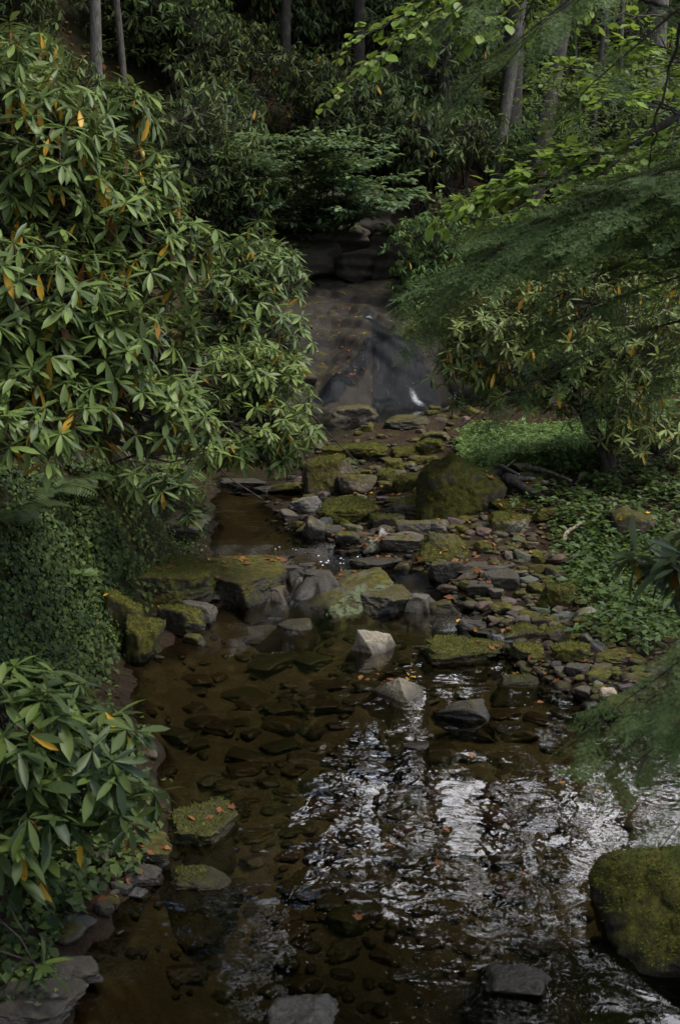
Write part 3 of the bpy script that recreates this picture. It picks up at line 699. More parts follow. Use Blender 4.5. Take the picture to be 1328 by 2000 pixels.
LATER.append((items, MARKS + [(450, 1650, 'the small reflection'), (950, 1600, 'the wide sky reflection'), (300, 1350, 'the ivy bank')], 'stone'))

# ------------------------------------------------------------------ gravel, foam
def scatter_px(n, x0, x1, y0, y1, test, rng=R):
    out = []
    k = 0
    while len(out) < n and k < 20:
        k += 1
        xs = rng.uniform(x0, x1, 3000); ys = rng.uniform(y0, y1, 3000)
        # march all rays together, coarse to fine
        d = np.stack([(xs - 664) / F, CP + (1000 - ys) / F * SP, -SP + (1000 - ys) / F * CP], 1)
        t = np.full(len(xs), 3.0); alive = np.ones(len(xs), bool)
        for st in (.4, .05):
            for _ in range(70 if st == .4 else 12):
                P = d * t[:, None]; above = P[:, 2] + CAMZ > gz(P[:, 0], P[:, 1]); t = np.where(above, t + st, t)
            t = t - (st if st == .4 else 0)
        P = d * t[:, None]; P[:, 2] = gz(P[:, 0], P[:, 1])
        out += [p for p in P[test(P)]]
    return np.array(out[:n])
pts = scatter_px(1700, 520, 1300, 840, 1420, lambda P: P[:, 2] > zw(P[:, 1]) - .10)
pts2 = scatter_px(70, 120, 460, 1150, 1900, lambda P: (P[:, 2] > zw(P[:, 1]) - .1) & (P[:, 2] < zw(P[:, 1]) + .25))
pts3 = scatter_px(420, 300, 1250, 1230, 1990, lambda P: P[:, 2] < zw(P[:, 1]) - .06)
mb = MB(); base = [rock_shape(800 + k, 2, None, 12, .1, .6) for k in range(8)]
P = np.concatenate([pts, pts2, pts3]); idx = R.integers(0, 8, len(P)); S = np.exp(R.normal(math.log(.045), .45, len(P)))
for k in range(8):
    s = idx == k; n_ = s.sum(); a = R.uniform(0, 6.28, n_); M = np.zeros((n_, 3, 3)); M[:, 0, 0] = np.cos(a); M[:, 0, 1] = -np.sin(a); M[:, 1, 0] = np.sin(a); M[:, 1, 1] = np.cos(a); M[:, 2, 2] = 1
    sc = S[s][:, None] * np.stack([R.uniform(1, 1.7, n_), R.uniform(.8, 1.1, n_), R.uniform(.4, .7, n_)], 1)
    inst(mb, base[k][0], None, M, P[s] + np.array([0, 0, .008]), sc, R.uniform(0, 1, n_), base[k][1])
tag(link('gravel', mb.mesh('gravel', ROCK), color=(.055, .047, .034, .38)), kind='stuff')
mb = MB()
for c, n_, sp in (((655, 1092, .17), 16, .13), ((560, 1075, .17), 4, .1)):
    p0 = G(*c)
    for k in range(n_):
        x, y = p0[0] + R.normal(0, sp), p0[1] + R.normal(0, sp * .7); r = R.uniform(.004, .012); a = np.arange(7) * 2 * PI / 7; rad = r * R.uniform(.7, 1.3, 7)
        v = np.stack([x + rad * np.cos(a), y + rad * np.sin(a), np.full(7, zw(y) + .012)], 1); mb.add(np.concatenate([v, [[x, y, zw(y) + .02]]]), None, [(7, i, (i + 1) % 7) for i in range(7)])
tag(link('foam', mb.mesh('foam', FOAM)), kind='stuff')
# ------------------------------------------------------------------ leaf templates
RH_V, RH_Q = leaf_template(.235, 4, .30, .10, belly=.58)        # rhododendron
BE_V, BE_Q = leaf_template(.62, 4, .12, .12, belly=.45)        # beech / hazel
SM_V, SM_Q = leaf_template(.55, 2, .2, .15)                    # small herb
CL_V, CL_Q = leaf_template(.75, 2, .3, .2)                     # far clump

def whorls(mb, P, axis_, L, nl=(7, 12), el=(-.55, .35), yellow=.05, rng=R, lvar=.26):
    """rosettes of leaves at points P about axis_"""
    n = rng.integers(nl[0], nl[1] + 1, len(P)); idx = np.repeat(np.arange(len(P)), n); T = len(idx)
    k = np.concatenate([np.arange(m) for m in n]); a = unit(axis_)[idx]
    h = np.where(np.abs(a[:, 2:3]) > .9, np.array([[1., 0, 0]]), np.array([[0, 0, 1.]])); e1 = unit(np.cross(h, a)); e2 = np.cross(a, e1)
    ph = k * 2.39996 + rng.uniform(0, 6.28, len(P))[idx] + rng.normal(0, .25, T)
    wel = rng.normal(0, .22, len(P))[idx]
    e = el[0] + (el[1] - el[0]) * (k / np.maximum(n[idx] - 1, 1)) + rng.normal(0, .2, T) + wel
    yl = (k < 3) & (rng.random(T) < yellow * 3.2) & (rng.random(len(P)) < .6)[idx]
    e = np.where(yl, rng.uniform(-1.35, -.7, T), e)
    rad = e1 * np.cos(ph)[:, None] + e2 * np.sin(ph)[:, None]
    d = rad * np.cos(e)[:, None] + a * np.sin(e)[:, None]
    d[:, 2] -= .16; d = unit(d)
    M = frames(d, unit(a * 1.0 + np.array([0, 0, .25]) + rng.normal(0, .18, (T, 3))))
    tint = np.clip(rng.normal(.5, .24, T) + rng.normal(0, .12, len(P))[idx], 0, 1)
    tint = np.where(yl, rng.uniform(1.2, 1.95, T), tint)
    sz = L * np.clip(rng.normal(1, lvar, T), .45, 1.4) * (1 - .25 * (k / np.maximum(n[idx], 1)))
    S = np.stack([sz, sz * rng.uniform(.85, 1.2, T), sz], 1)
    inst(mb, RH_V, RH_Q, M, P[idx] + d * (L * .05), S, tint)

def shell(C, Rr, n, rng, low=-.55, thick=.16, lump=.22):
    u = unit(rng.normal(0, 1, (int(n * 1.8), 3))); u = u[u[:, 2] > low][:n]
    r = 1 - np.abs(rng.normal(0, thick, len(u))); r = r * (1 + lump * fbm(u * 2.2 + C, int(abs(C[0]) * 100) % 97, 2))
    return C + u * Rr * r[:, None], u

def shrub(name, base, blobs, L, label, cat, color, group=None, yellow=.05, rng=R, mat=LEATHER, stem_r=.028, el=(-.55, .35), nl=(7, 12), stemcol=(.10, .085, .065, 1), extra=None, density=1.0, hubs=7, origin=None):
    """blobs: (centre, radii, number of rosettes)"""
    base = np.asarray(base, float); root = empty(name, tuple(base)); tag(root, label, cat, group)
    fm = MB(); sm = MB()
    for C, Rr, n in blobs:
        C = np.asarray(C, float); Rr = np.asarray(Rr, float); n = int(n * density)
        P, u = shell(C, Rr, int(n * 1.5), rng, thick=.22)
        kp = vnoise(P * 2.6 + 31.7, 77) > -.42; P, u = P[kp], u[kp]; n = len(P)
        inner = rng.random(len(P)) < .22
        P[inner] = C + (P[inner] - C) * rng.uniform(.45, .85, (inner.sum(), 1))
        ax = unit(u / Rr * Rr.mean() * .55 + np.array([0, 0, .95]) + rng.normal(0, .32, (len(P), 3)))
        whorls(fm, P - base, ax, L, nl, el, yellow, rng)
        # stems: base -> hubs -> rosettes
        nh = max(min(2, hubs), min(hubs, n // 26)) if label != 'x' else 3; H = C + unit(rng.normal(0, 1, (nh, 3))) * Rr * rng.uniform(.25, .6, (nh, 1))
        st = base + np.concatenate([rng.normal(0, .22, (nh, 2)), np.zeros((nh, 1))], 1)
        if origin is not None: st = np.tile(np.asarray(origin, float), (nh, 1))
        for k in range(nh):
            cpts = curve(st[k] - base, H[k] - base, 9, .10, .025, rng); tube(sm, cpts, np.linspace(stem_r * 1.25, stem_r * .45, 9), 6, .15, k)
        near = np.argmin(((P[:, None] - H[None]) ** 2).sum(-1), 1); A = H[near]; end = P - ax * .02
        mid = A * .45 + end * .55 + rng.normal(0, .06, A.shape) * Rr.mean() - np.array([0, 0, .08]) * Rr.mean()
        sticks(sm, A - base, mid - base, stem_r * .4, stem_r * .26, 4); sticks(sm, mid - base, end - base, stem_r * .26, stem_r * .16, 4)
    if extra: extra(fm, sm, base)
    f = link('foliage', fm.mesh(name + '_foliage', mat), root, color=(*color, 1)); f['leafy'] = 1
    link('stems', sm.mesh(name + '_stems', BARK), root, color=stemcol)
    return root
def E(px, py, Y, rx, ry, rd, n):
    """blob seen at a pixel, Y metres ahead: half sizes in pixels across and up, metres in depth"""
    c = D(px, py, Y); k = Y / F / CP
    return (c, (rx * k, rd, ry * k), n)

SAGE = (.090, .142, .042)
r1 = np.random.default_rng(31)
b = np.array([-3.3, 9.6, 0.]); b[2] = gz1(b[0], b[1])
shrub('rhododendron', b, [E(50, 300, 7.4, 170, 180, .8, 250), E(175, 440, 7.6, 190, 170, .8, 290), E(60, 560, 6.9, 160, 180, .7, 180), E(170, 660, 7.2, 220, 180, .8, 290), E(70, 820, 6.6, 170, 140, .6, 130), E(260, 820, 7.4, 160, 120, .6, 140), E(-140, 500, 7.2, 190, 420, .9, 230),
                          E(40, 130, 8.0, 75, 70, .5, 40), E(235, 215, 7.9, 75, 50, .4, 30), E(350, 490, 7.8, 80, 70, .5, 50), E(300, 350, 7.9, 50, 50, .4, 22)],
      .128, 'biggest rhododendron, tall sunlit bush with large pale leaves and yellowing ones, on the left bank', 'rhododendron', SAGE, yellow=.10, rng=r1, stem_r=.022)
b = np.array([-2.9, 13.2, 0.]); b[2] = gz1(b[0], b[1])
shrub('rhododendron', b, [E(510, 535, 12.6, 80, 95, .8, 110), E(440, 610, 12.3, 120, 120, .9, 140), E(520, 665, 12.2, 90, 90, .7, 100), E(380, 760, 12.0, 150, 130, .9, 130)],
      .135, 'rhododendron behind the biggest one, its crown standing out against the brown bedrock slab', 'rhododendron', (.072, .118, .040), yellow=.05, rng=r1, stem_r=.02)
b = np.array([-2.7, 11.0, 0.]); b[2] = gz1(b[0], b[1])
shrub('rhododendron', b, [E(488, 735, 10.6, 105, 75, .55, 150), E(480, 820, 10.4, 140, 85, .6, 150), E(370, 850, 10.2, 130, 80, .6, 90), E(525, 870, 10.5, 70, 45, .4, 44), E(470, 890, 10.3, 100, 40, .4, 50)],
      .115, 'yellow-green rhododendron with small crowded leaves hanging low over the left pool', 'rhododendron', (.105, .155, .042), yellow=.05, rng=r1, stem_r=.016)
b = np.array([-2.6, 10.3, 0.]); b[2] = gz1(b[0], b[1])
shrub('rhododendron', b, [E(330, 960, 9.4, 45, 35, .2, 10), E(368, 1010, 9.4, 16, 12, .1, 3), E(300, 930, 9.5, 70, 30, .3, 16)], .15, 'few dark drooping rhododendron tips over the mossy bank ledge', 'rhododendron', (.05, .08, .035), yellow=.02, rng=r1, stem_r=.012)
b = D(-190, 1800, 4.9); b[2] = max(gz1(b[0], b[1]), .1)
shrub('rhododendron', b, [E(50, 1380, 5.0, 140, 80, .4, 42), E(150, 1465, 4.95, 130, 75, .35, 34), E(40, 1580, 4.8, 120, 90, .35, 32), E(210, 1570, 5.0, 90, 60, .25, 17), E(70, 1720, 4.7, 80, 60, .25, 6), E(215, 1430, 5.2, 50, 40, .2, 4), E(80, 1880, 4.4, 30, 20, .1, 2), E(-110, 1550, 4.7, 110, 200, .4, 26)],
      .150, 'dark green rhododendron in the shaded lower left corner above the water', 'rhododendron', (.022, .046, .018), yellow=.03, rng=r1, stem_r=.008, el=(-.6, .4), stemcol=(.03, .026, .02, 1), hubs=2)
b = np.array([3.3, 6.8, 0.]); b[2] = gz1(b[0], b[1])
shrub('rhododendron', b, [E(1295, 1100, 5.0, 55, 50, .2, 6), E(1400, 1120, 5.1, 90, 110, .4, 26)], .16, 'large grey-green rhododendron leaves poking in from the right edge over the green bank', 'rhododendron', (.075, .105, .075), yellow=.06, rng=r1, stem_r=.014)
# right bank: leaning trunk and airy crown
b = G(1195, 975, .45); b[2] = gz1(b[0], b[1]) - .05
def lean(fm, sm, base):
    P = np.array([D(1195, 978, 12.5), D(1182, 880, 12.6), D(1130, 790, 12.8), D(1090, 725, 13.0), D(1060, 640, 13.3)]) - base; P[0][2] = -.1
    t = np.linspace(0, 4, 17); Q = np.stack([np.interp(t, range(5), P[:, i]) for i in range(3)], 1); tube(sm, Q + R.normal(0, .012, Q.shape), np.linspace(.095, .03, 17), 9, .25, 3)
    for a, c_, r in (((1182, 880, 12.6), (1215, 700, 12.9), .05), ((1188, 930, 12.55), (1160, 840, 12.4), .045), ((1130, 790, 12.8), (1160, 690, 13.1), .035), ((1090, 725, 13), (950, 660, 13), .03), ((1182, 880, 12.6), (1300, 760, 12.8), .04)):
        tube(sm, curve(D(*a) - base, D(*c_) - base, 9, .06, .02), np.linspace(r, .012, 9), 7, .2, 4)
shrub('rhododendron', b, [E(960, 650, 12.6, 130, 100, .7, 190), E(1100, 640, 12.8, 140, 120, .8, 210), E(1245, 690, 12.6, 150, 160, .8, 220), E(1000, 770, 12.7, 110, 60, .5, 80), E(1270, 840, 12.3, 110, 80, .6, 54), E(850, 640, 12.6, 60, 45, .3, 22), E(900, 720, 12.5, 70, 60, .4, 44), E(1180, 800, 12.8, 90, 50, .4, 26)],
      .118, 'rhododendron on the right bank with a bent leaning trunk and many yellowing leaves', 'rhododendron', (.155, .195, .06), yellow=.10, rng=r1, stem_r=.016, stemcol=(.05, .042, .032, 1), extra=lean, hubs=1, origin=D(1140, 800, 12.75))

# ------------------------------------------------------------------ distant thickets
rb = np.random.default_rng(77)
def proto_shrub(name, L, n, color, el, nl=(6, 9), mat=DULL, rr_=1.6, hh=1.5):
    blobs = []
    for k in range(6):
        a = rb.uniform(0, 6.28); q = rb.uniform(0, rr_ * .6); blobs.append(((q * math.cos(a), q * math.sin(a), rb.uniform(.6, 1.5) * hh), (rb.uniform(.6, 1.0), rb.uniform(.6, 1.0), rb.uniform(.5, .8)), n // 6))
    return shrub(name, (0, 0, 0), blobs, L, 'x', 'rhododendron', color, None, .01, rb, mat, .02, el, nl, (.03, .026, .02, 1))
protos = [proto_shrub('rhododendron_thicket', .15, 420, (.035, .055, .034), (-1.0, -.1)) for _ in range(3)]
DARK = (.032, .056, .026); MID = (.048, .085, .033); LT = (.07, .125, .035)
items = []; first = [True] * 3
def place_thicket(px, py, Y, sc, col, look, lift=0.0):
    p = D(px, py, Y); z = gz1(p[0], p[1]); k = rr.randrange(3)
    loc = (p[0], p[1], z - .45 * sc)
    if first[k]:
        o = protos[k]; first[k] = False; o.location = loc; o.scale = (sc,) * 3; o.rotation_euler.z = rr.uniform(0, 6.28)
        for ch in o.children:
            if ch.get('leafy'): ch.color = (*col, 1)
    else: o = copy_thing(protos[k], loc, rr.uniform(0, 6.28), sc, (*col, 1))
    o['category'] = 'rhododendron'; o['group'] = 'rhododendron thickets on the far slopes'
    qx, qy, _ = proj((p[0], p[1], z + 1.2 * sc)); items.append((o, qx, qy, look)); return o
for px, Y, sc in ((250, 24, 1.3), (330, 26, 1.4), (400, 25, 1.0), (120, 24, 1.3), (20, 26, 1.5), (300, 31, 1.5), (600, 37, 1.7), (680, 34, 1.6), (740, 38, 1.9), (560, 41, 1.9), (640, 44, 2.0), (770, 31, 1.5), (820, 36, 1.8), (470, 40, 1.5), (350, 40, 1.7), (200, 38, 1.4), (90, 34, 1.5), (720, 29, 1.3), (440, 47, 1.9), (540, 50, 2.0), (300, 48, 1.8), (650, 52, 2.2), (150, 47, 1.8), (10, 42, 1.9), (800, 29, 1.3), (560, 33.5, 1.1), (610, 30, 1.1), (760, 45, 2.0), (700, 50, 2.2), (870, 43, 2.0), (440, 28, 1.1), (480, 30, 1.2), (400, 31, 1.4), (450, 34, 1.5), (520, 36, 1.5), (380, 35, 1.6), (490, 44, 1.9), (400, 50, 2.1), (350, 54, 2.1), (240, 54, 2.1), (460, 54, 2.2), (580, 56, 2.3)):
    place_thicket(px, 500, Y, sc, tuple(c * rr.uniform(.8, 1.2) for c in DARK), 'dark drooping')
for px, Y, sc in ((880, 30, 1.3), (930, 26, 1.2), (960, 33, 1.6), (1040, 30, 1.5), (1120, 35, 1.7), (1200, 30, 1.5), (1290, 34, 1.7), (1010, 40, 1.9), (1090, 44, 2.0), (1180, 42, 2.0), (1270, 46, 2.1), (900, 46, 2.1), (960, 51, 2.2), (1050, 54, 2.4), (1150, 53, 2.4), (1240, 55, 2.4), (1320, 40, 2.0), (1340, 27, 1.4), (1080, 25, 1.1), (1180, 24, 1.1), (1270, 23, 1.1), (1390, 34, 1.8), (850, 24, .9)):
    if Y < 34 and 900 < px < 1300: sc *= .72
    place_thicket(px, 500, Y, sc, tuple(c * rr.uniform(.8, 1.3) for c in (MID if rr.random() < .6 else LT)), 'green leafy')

# ------------------------------------------------------------------ trees
def leaf_cloud(mb, C, Rr, n, size, rng, tv=CL_V, tq=CL_Q, flat=.6, low=-1):
    u = unit(rng.normal(0, 1, (n, 3))); r = rng.random(n) ** .45
    P = C + u * Rr * r[:, None] * (1 + .3 * fbm(u * 2 + C, 5, 2))[:, None]
    d = unit(rng.normal(0, 1, (n, 3)) * (1, 1, .45)); up = unit(rng.normal(0, flat, (n, 3)) + (0, 0, 1))
    s = size * np.clip(rng.normal(1, .25, n), .5, 1.6); inst(mb, tv, tq, frames(d, up), P, s, np.clip(rng.normal(.5, .22, n), 0, 1))
def tree_parts(seed, h, r0, crown0, spread, leaves, size, lean=(0, 0), nb=11, straight=.01):
    rng = np.random.default_rng(seed); z = np.linspace(0, h, 22)
    P = np.stack([lean[0] * z + np.cumsum(rng.normal(0, straight, 22)) * h * .06, lean[1] * z + np.cumsum(rng.normal(0, straight, 22)) * h * .06, z], 1)
    rad = r0 * (1 - .82 * z / h) * (1 + .55 * np.exp(-z / .45)); rad = np.maximum(rad, .02)
    P[0, 2] = -.6
    tm = MB(); tube(tm, P, rad, 14, .09, seed)
    limbs = []; cm = MB()
    for k in range(nb):
        zz = rng.uniform(crown0, h * .95) if k > 1 else crown0 * rng.uniform(.55, .9); i = min(int(zz / h * 21), 20); b0 = P[i] + (P[i + 1] - P[i]) * .5
        a = k * 2.4 + rng.uniform(-.4, .4); L = spread * rng.uniform(.6, 1.1) * (1 - .5 * max(0, (zz - crown0) / (h - crown0)))
        e = b0 + np.array([math.cos(a) * L, math.sin(a) * L, L * rng.uniform(.1, .55)]); lm = MB(); c_ = curve(b0, e, 9, .06, .03, rng)
        tube(lm, c_, np.linspace(max(rad[i] * .45, .02), .012, 9), 7, .1, k)
        for q in range(5):
            j = rng.integers(3, 8); e2 = c_[j] + rng.normal(0, .35, 3) * L * (1, 1, .5); tube(lm, curve(c_[j], e2, 5, .05, .04, rng), np.linspace(.02, .006, 5), 4)
        limbs.append(lm)
        if k > 1:
            for q in range(3):
                C = e + rng.normal(0, .22, 3) * L; leaf_cloud(cm, C, np.array([L * .42, L * .42, L * .24]), leaves // (nb * 3), size, rng)
    leaf_cloud(cm, P[-1], np.array([spread * .5, spread * .5, spread * .4]), leaves // 8, size, rng)
    return tm.mesh('trunk', BARK), [l.mesh('limb', BARK) for l in limbs], cm.mesh('crown', THIN)
TREES = [tree_parts(1, 26, .24, 8, 4.6, 9000, .26), tree_parts(2, 23, .2, 7, 4.4, 9000, .26), tree_parts(3, 29, .27, 11, 5.0, 9500, .28), tree_parts(4, 33, .27, 21, 4.2, 5200, .24, nb=10)]
LEANT = tree_parts(9, 24, .20, 13, 3.2, 2600, .24, (.16, .05)); OPEN = tree_parts(12, 26, .15, 8, 5.4, 5200, .28); SLIM = tree_parts(10, 13, .065, 6.5, 2.0, 650, .18, (.05, 0), 7, .02)
PALEB = (.135, .125, .105, 1); DARKB = (.05, .043, .036, 1); DARKB2 = (.062, .054, .044, 1); MIDB = (.085, .074, .06, 1)
LEAFG = (.06, .11, .025, 1)
def tree(kind, px, Y, sc, bark, label, rz=None, name='tree', leaf=LEAFG, group=None, lay=None):
    p = D(px, 500, Y); return tree_at(kind, p[0], p[1], sc, bark, label, rz, name, leaf, group)
def tree_at(kind, x, y, sc, bark, label, rz=None, name='tree', leaf=LEAFG, group=None):
    t, ls, c = kind; root = empty(name, (x, y, gz1(x, y) - .1)); root.rotation_euler.z = rr.uniform(0, 6.28) if rz is None else rz
    root.scale = (sc,) * 3 if not isinstance(sc, tuple) else sc
    link('trunk', t, root, color=bark)
    for l in ls: link('limb', l, root, color=bark)
    link('crown', c, root, color=leaf); tag(root, label, 'tree', group); return root
tree(TREES[1], 206, 24.5, (.6, .6, .9), PALEB, 'pale grey trunk rising behind the biggest rhododendron, thickest on the dark slope', 0)
tree(SLIM, 262, 25.5, 1.2, MIDB, 'thin slanting sapling right of the pale grey trunk', 2.9)
tree(TREES[0], 562, 32.5, (.55, .55, .85), (.036, .031, .025, 1), 'dark trunk at the top, in the gloom above the outcrop', 1)
tree(TREES[2], 700, 33, (.55, .55, .85), (.036, .031, .025, 1), 'dark straight trunk at the top right of the gloomy one', 2)
tree(TREES[3], 862, 30, (.65, .65, 1), (.036, .031, .025, 1), 'dim trunk between the dark thicket and the tall paired trunks', 3)
tree(TREES[3], 990, 32, 1.0, DARKB2, 'tall straight trunk, stoutest of the right woods, with the leaning pale one against it', 0.0)
tree(LEANT, 958, 30.5, .72, PALEB, 'pale mottled trunk leaning against the stoutest straight one', .3)
tree(LEANT, 1030, 29, .95, MIDB, 'dark trunk leaning to the right behind the bright green twigs', .1)
tree(TREES[3], 1262, 31, .95, PALEB, 'pale trunk near the right edge behind bright leaves', 4)
for i, (px, Y, sc, lb) in enumerate(((1140, 28, 1.0, 'thin pole sapling right of the dark leaning trunk'), (1192, 33, 1.2, 'thin dark sapling left of the pale edge trunk'), (1120, 36, 1.1, 'slender far sapling between the leaning trunk and the poles'))):
    tree(SLIM, px, Y, sc, (DARKB, MIDB)[i % 2], lb, i * 1.3)
tree(OPEN, 880, 36, .95, DARKB, 'tall woodland tree whose unseen crown shades the creek and blocks its sky reflection', 2, group='woods closing around the creek'); tree(OPEN, 1165, 38, 1.05, DARKB, 'thin-crowned tree between the pole saplings in the lit woods', 4); tree(OPEN, 1060, 46, 1.15, DARKB, 'tall woodland tree whose unseen crown shades the creek and blocks its sky reflection', 1, group='woods closing around the creek'); tree(TREES[0], 770, 37, 1.0, DARKB, 'tall woodland tree whose unseen crown shades the creek and blocks its sky reflection', 5, group='woods closing around the creek')  # crowns added above the view to break up the sky mirrored in the pool
# closing ring of woods: unseen crowns added for shade and to block mirrored sky
k = 0
for x, y, t, sc in ((-9, 30, 0, 1.0), (-15, 26, 1, 1.0), (-5.5, 36, 2, .9), (-1.5, 41, 1, .95), (-12, 40, 0, 1.0), (-19, 36, 2, 1.0), (-3.0, 52, 0, 1), (3, 56, 1, .42), (9, 58, 0, .40), (15, 55, 1, .45), (20, 48, 0, .9), (17, 38, 2, .9), (-9, 55, 2, 1), (21, 34, 1, 1), (6.5, 52, 1, .42), (12, 50, 0, .42), (1, 49, 0, .55), (-.4, 46, 0, 1.35), (-2.2, 43, 1, 1.35), (2.6, 50, 0, 1.25),
               (-8, 18, 2, .9), (-9, 10, 0, .9), (-8.5, 3, 1, .9), (15.5, 8, 1, .9), (-13, 20, 1, 1), (-5.5, -3.5, 0, .62), (4.8, -3.5, 1, .62), (0, -6.5, 0, .75), (-5.4, -1.2, 1, .7), (-7.2, 24, 1, .8), (-9, 28, 0, .8), (-4.7, 12.5, 1, .8), (-6.8, 15.5, 2, .8), (5.2, -.8, 1, .7)):  # those around the camera are added to shade the near water
    k += 1
    side = 'left' if x < 0 else 'right'; how = 'deep in the woods' if y > 45 else 'up the slope' if y > 24 else 'beside the creek out of the way'
    o = tree_at(TREES[t], x, y, sc, (DARKB, MIDB, PALEB)[k % 3], None, None, 'tree', LEAFG, 'woods closing around the creek')
    o['label'] = 'tall woodland tree whose unseen crown shades the creek and blocks its sky reflection'

# small-leaved green saplings of the lit right woods
def sapling_proto(seed, n=1500, size=.10):
    rng = np.random.default_rng(seed); fm = MB(); sm = MB(); h = 3.4
    tube(sm, curve((0, 0, -.2), (.2, .1, h), 10, 0, .02, rng), np.linspace(.03, .008, 10), 6)
    for k in range(16):
        z = rng.uniform(.6, h); a = rng.uniform(0, 6.28); L = rng.uniform(.6, 1.5); e = np.array([.1 + math.cos(a) * L, .05 + math.sin(a) * L, z + rng.uniform(-.1, .35)])
        b0 = np.array([.2 * z / h, .1 * z / h, z]); c_ = curve(b0, e, 7, .05, .03, rng); tube(sm, c_, np.linspace(.012, .004, 7), 4)
        m = n // 16; t = rng.random(m); P = b0 + (e - b0) * t[:, None] + rng.normal(0, 1, (m, 3)) * (.24, .24, .05)
        d = unit(rng.normal(0, 1, (m, 3)) * (1, 1, .25)); inst(fm, BE_V, BE_Q, frames(d, unit(rng.normal(0, .3, (m, 3)) + (0, 0, 1))), P, size * np.clip(rng.normal(1, .25, m), .5, 1.5), np.clip(rng.normal(.55, .22, m), 0, 1))
    return fm.mesh('sapling_foliage', THIN), sm.mesh('sapling_stem', BARK)
SAPS = [sapling_proto(21), sapling_proto(22), sapling_proto(23, 1800)]
def sapling(x, y, sc, col, label=None, k=0, zoff=0, rz=None):
    root = empty('sapling', (x, y, gz1(x, y) + zoff)); root.scale = (sc,) * 3; root.rotation_euler.z = rr.uniform(0, 6.28) if rz is None else rz
    link('foliage', SAPS[k % 3][0], root, color=(*col, 1)); link('stem', SAPS[k % 3][1], root, color=DARKB); tag(root, label, 'sapling', 'saplings in the understorey'); return root
GLOW = (.13, .23, .025)
for i, (px, Y, sc, col) in enumerate(((1010, 22, .8, GLOW), (1150, 21, .9, GLOW), (1260, 20, .9, GLOW), (1330, 24, 1.1, GLOW), (1090, 27, 1.0, LT), (1210, 26, 1.1, LT), (1300, 29, 1.2, LT), (1060, 36, 1.4, LT), (1160, 39, 1.6, LT), (1250, 37, 1.6, GLOW), (940, 38, 1.4, MID), (870, 33, 1.1, MID), (1010, 47, 1.8, LT), (1110, 49, 1.9, LT), (900, 52, 1.9, LT), (820, 50, 1.8, MID), (460, 36, 1.2, MID), (500, 38, 1.3, LT), (250, 30, .8, MID), (330, 44, 1.2, LT), (720, 42, 1.4, MID), (1220, 48, 2, LT), (1320, 50, 2, LT), (1370, 44, 1.8, GLOW))):
    p = D(px, 500, Y); o = sapling(p[0], p[1], sc, tuple(c * rr.uniform(.85, 1.15) for c in col), None, i)
    qx, qy, _ = proj((p[0], p[1], gz1(p[0], p[1]) + 1.8 * sc)); items.append((o, qx, qy, 'bright small-leaved sapling' if col == GLOW else 'green small-leaved sapling'))
TM = [(206, 80, 'the pale grey trunk'), (275, 120, 'the thin slanting sapling'), (562, 60, 'the dark gloomy trunk'), (700, 40, 'the dark straight trunk'), (868, 200, 'the dim trunk'), (990, 180, 'the stoutest straight trunk'), (1070, 180, 'the dark leaning trunk'), (1265, 150, 'the pale edge trunk'), (620, 330, 'the fan-shaped bush'), (680, 480, 'the outcrop'), (1100, 640, 'the leaning-trunk rhododendron')]
LATER.append(([t for t in items if 'sapling' in t[3]], TM, '')); LATER.append(([t for t in items if 'sapling' not in t[3]], TM, 'rhododendron'))

# the fan-shaped bush above the outcrop: layered flat sprays
def flat_bush(base, tips, leafsize, label, col, seed, per=110, mat=THIN, name='bush', cat='bush', droop=-.06, rstem=.03):
    rng = np.random.default_rng(seed); base = np.asarray(base, float); root = empty(name, tuple(base)); tag(root, label, cat); fm = MB(); sm = MB()
    for tp in tips:
        tp = np.asarray(tp, float); b0 = base + (rng.normal(0, .1), rng.normal(0, .1), 0); c_ = curve(b0 - base, tp - base, 12, .16, .012, rng); tube(sm, c_, np.linspace(rstem, .005, 12), 6, .1)
        L = np.linalg.norm(tp - base)
        for q in range(14):
            j = rng.integers(4, 12); s0 = c_[j]; dirn = unit(c_[min(j + 1, 11)] - c_[j - 1]); lat = unit(np.cross(dirn, (0, 0, 1))) * rng.choice([-1, 1])
            e = s0 + (dirn * rng.uniform(.2, .6) + lat * rng.uniform(.3, .9) + np.array([0, 0, droop * rng.uniform(-1, 2)])) * L * .26; sticks(sm, s0, e, .006, .003, 4)
            m = per // 14; t = rng.random(m); P = s0 + (e - s0) * t[:, None] + rng.normal(0, 1, (m, 3)) * (.05, .05, .015) * L * .4
            d = unit((e - s0) / np.linalg.norm(e - s0) + rng.normal(0, .7, (m, 3)) * (1, 1, .3) - (0, 0, .15)); inst(fm, BE_V, BE_Q, frames(d, unit(rng.normal(0, .25, (m, 3)) + (0, 0, 1))), P, leafsize * np.clip(rng.normal(1, .22, m), .5, 1.5), np.clip(rng.normal(.5, .2, m), 0, 1))
    f = link('foliage', fm.mesh(name + '_foliage', mat), root, color=(*col, 1)); link('stems', sm.mesh(name + '_stems', BARK), root, color=DARKB); return root
rng0 = np.random.default_rng(3)
tips = [D(px, py, 25.2 + rng0.uniform(-1, 1.3)) for px, py in ((450, 300), (480, 350), (430, 400), (520, 290), (560, 270), (600, 285), (640, 280), (690, 275), (730, 310), (760, 345), (790, 380), (740, 400), (700, 360), (650, 340), (600, 340), (550, 350), (500, 400), (580, 400), (640, 400), (700, 410), (810, 400), (520, 330), (470, 420), (670, 320))]
b = D(610, 440, 27); b[2] = gz1(b[0], b[1])
flat_bush(b, tips, .105, 'fan-shaped bush with flat layered sprays spreading over the outcrop', (.12, .21, .12), 5, per=620)
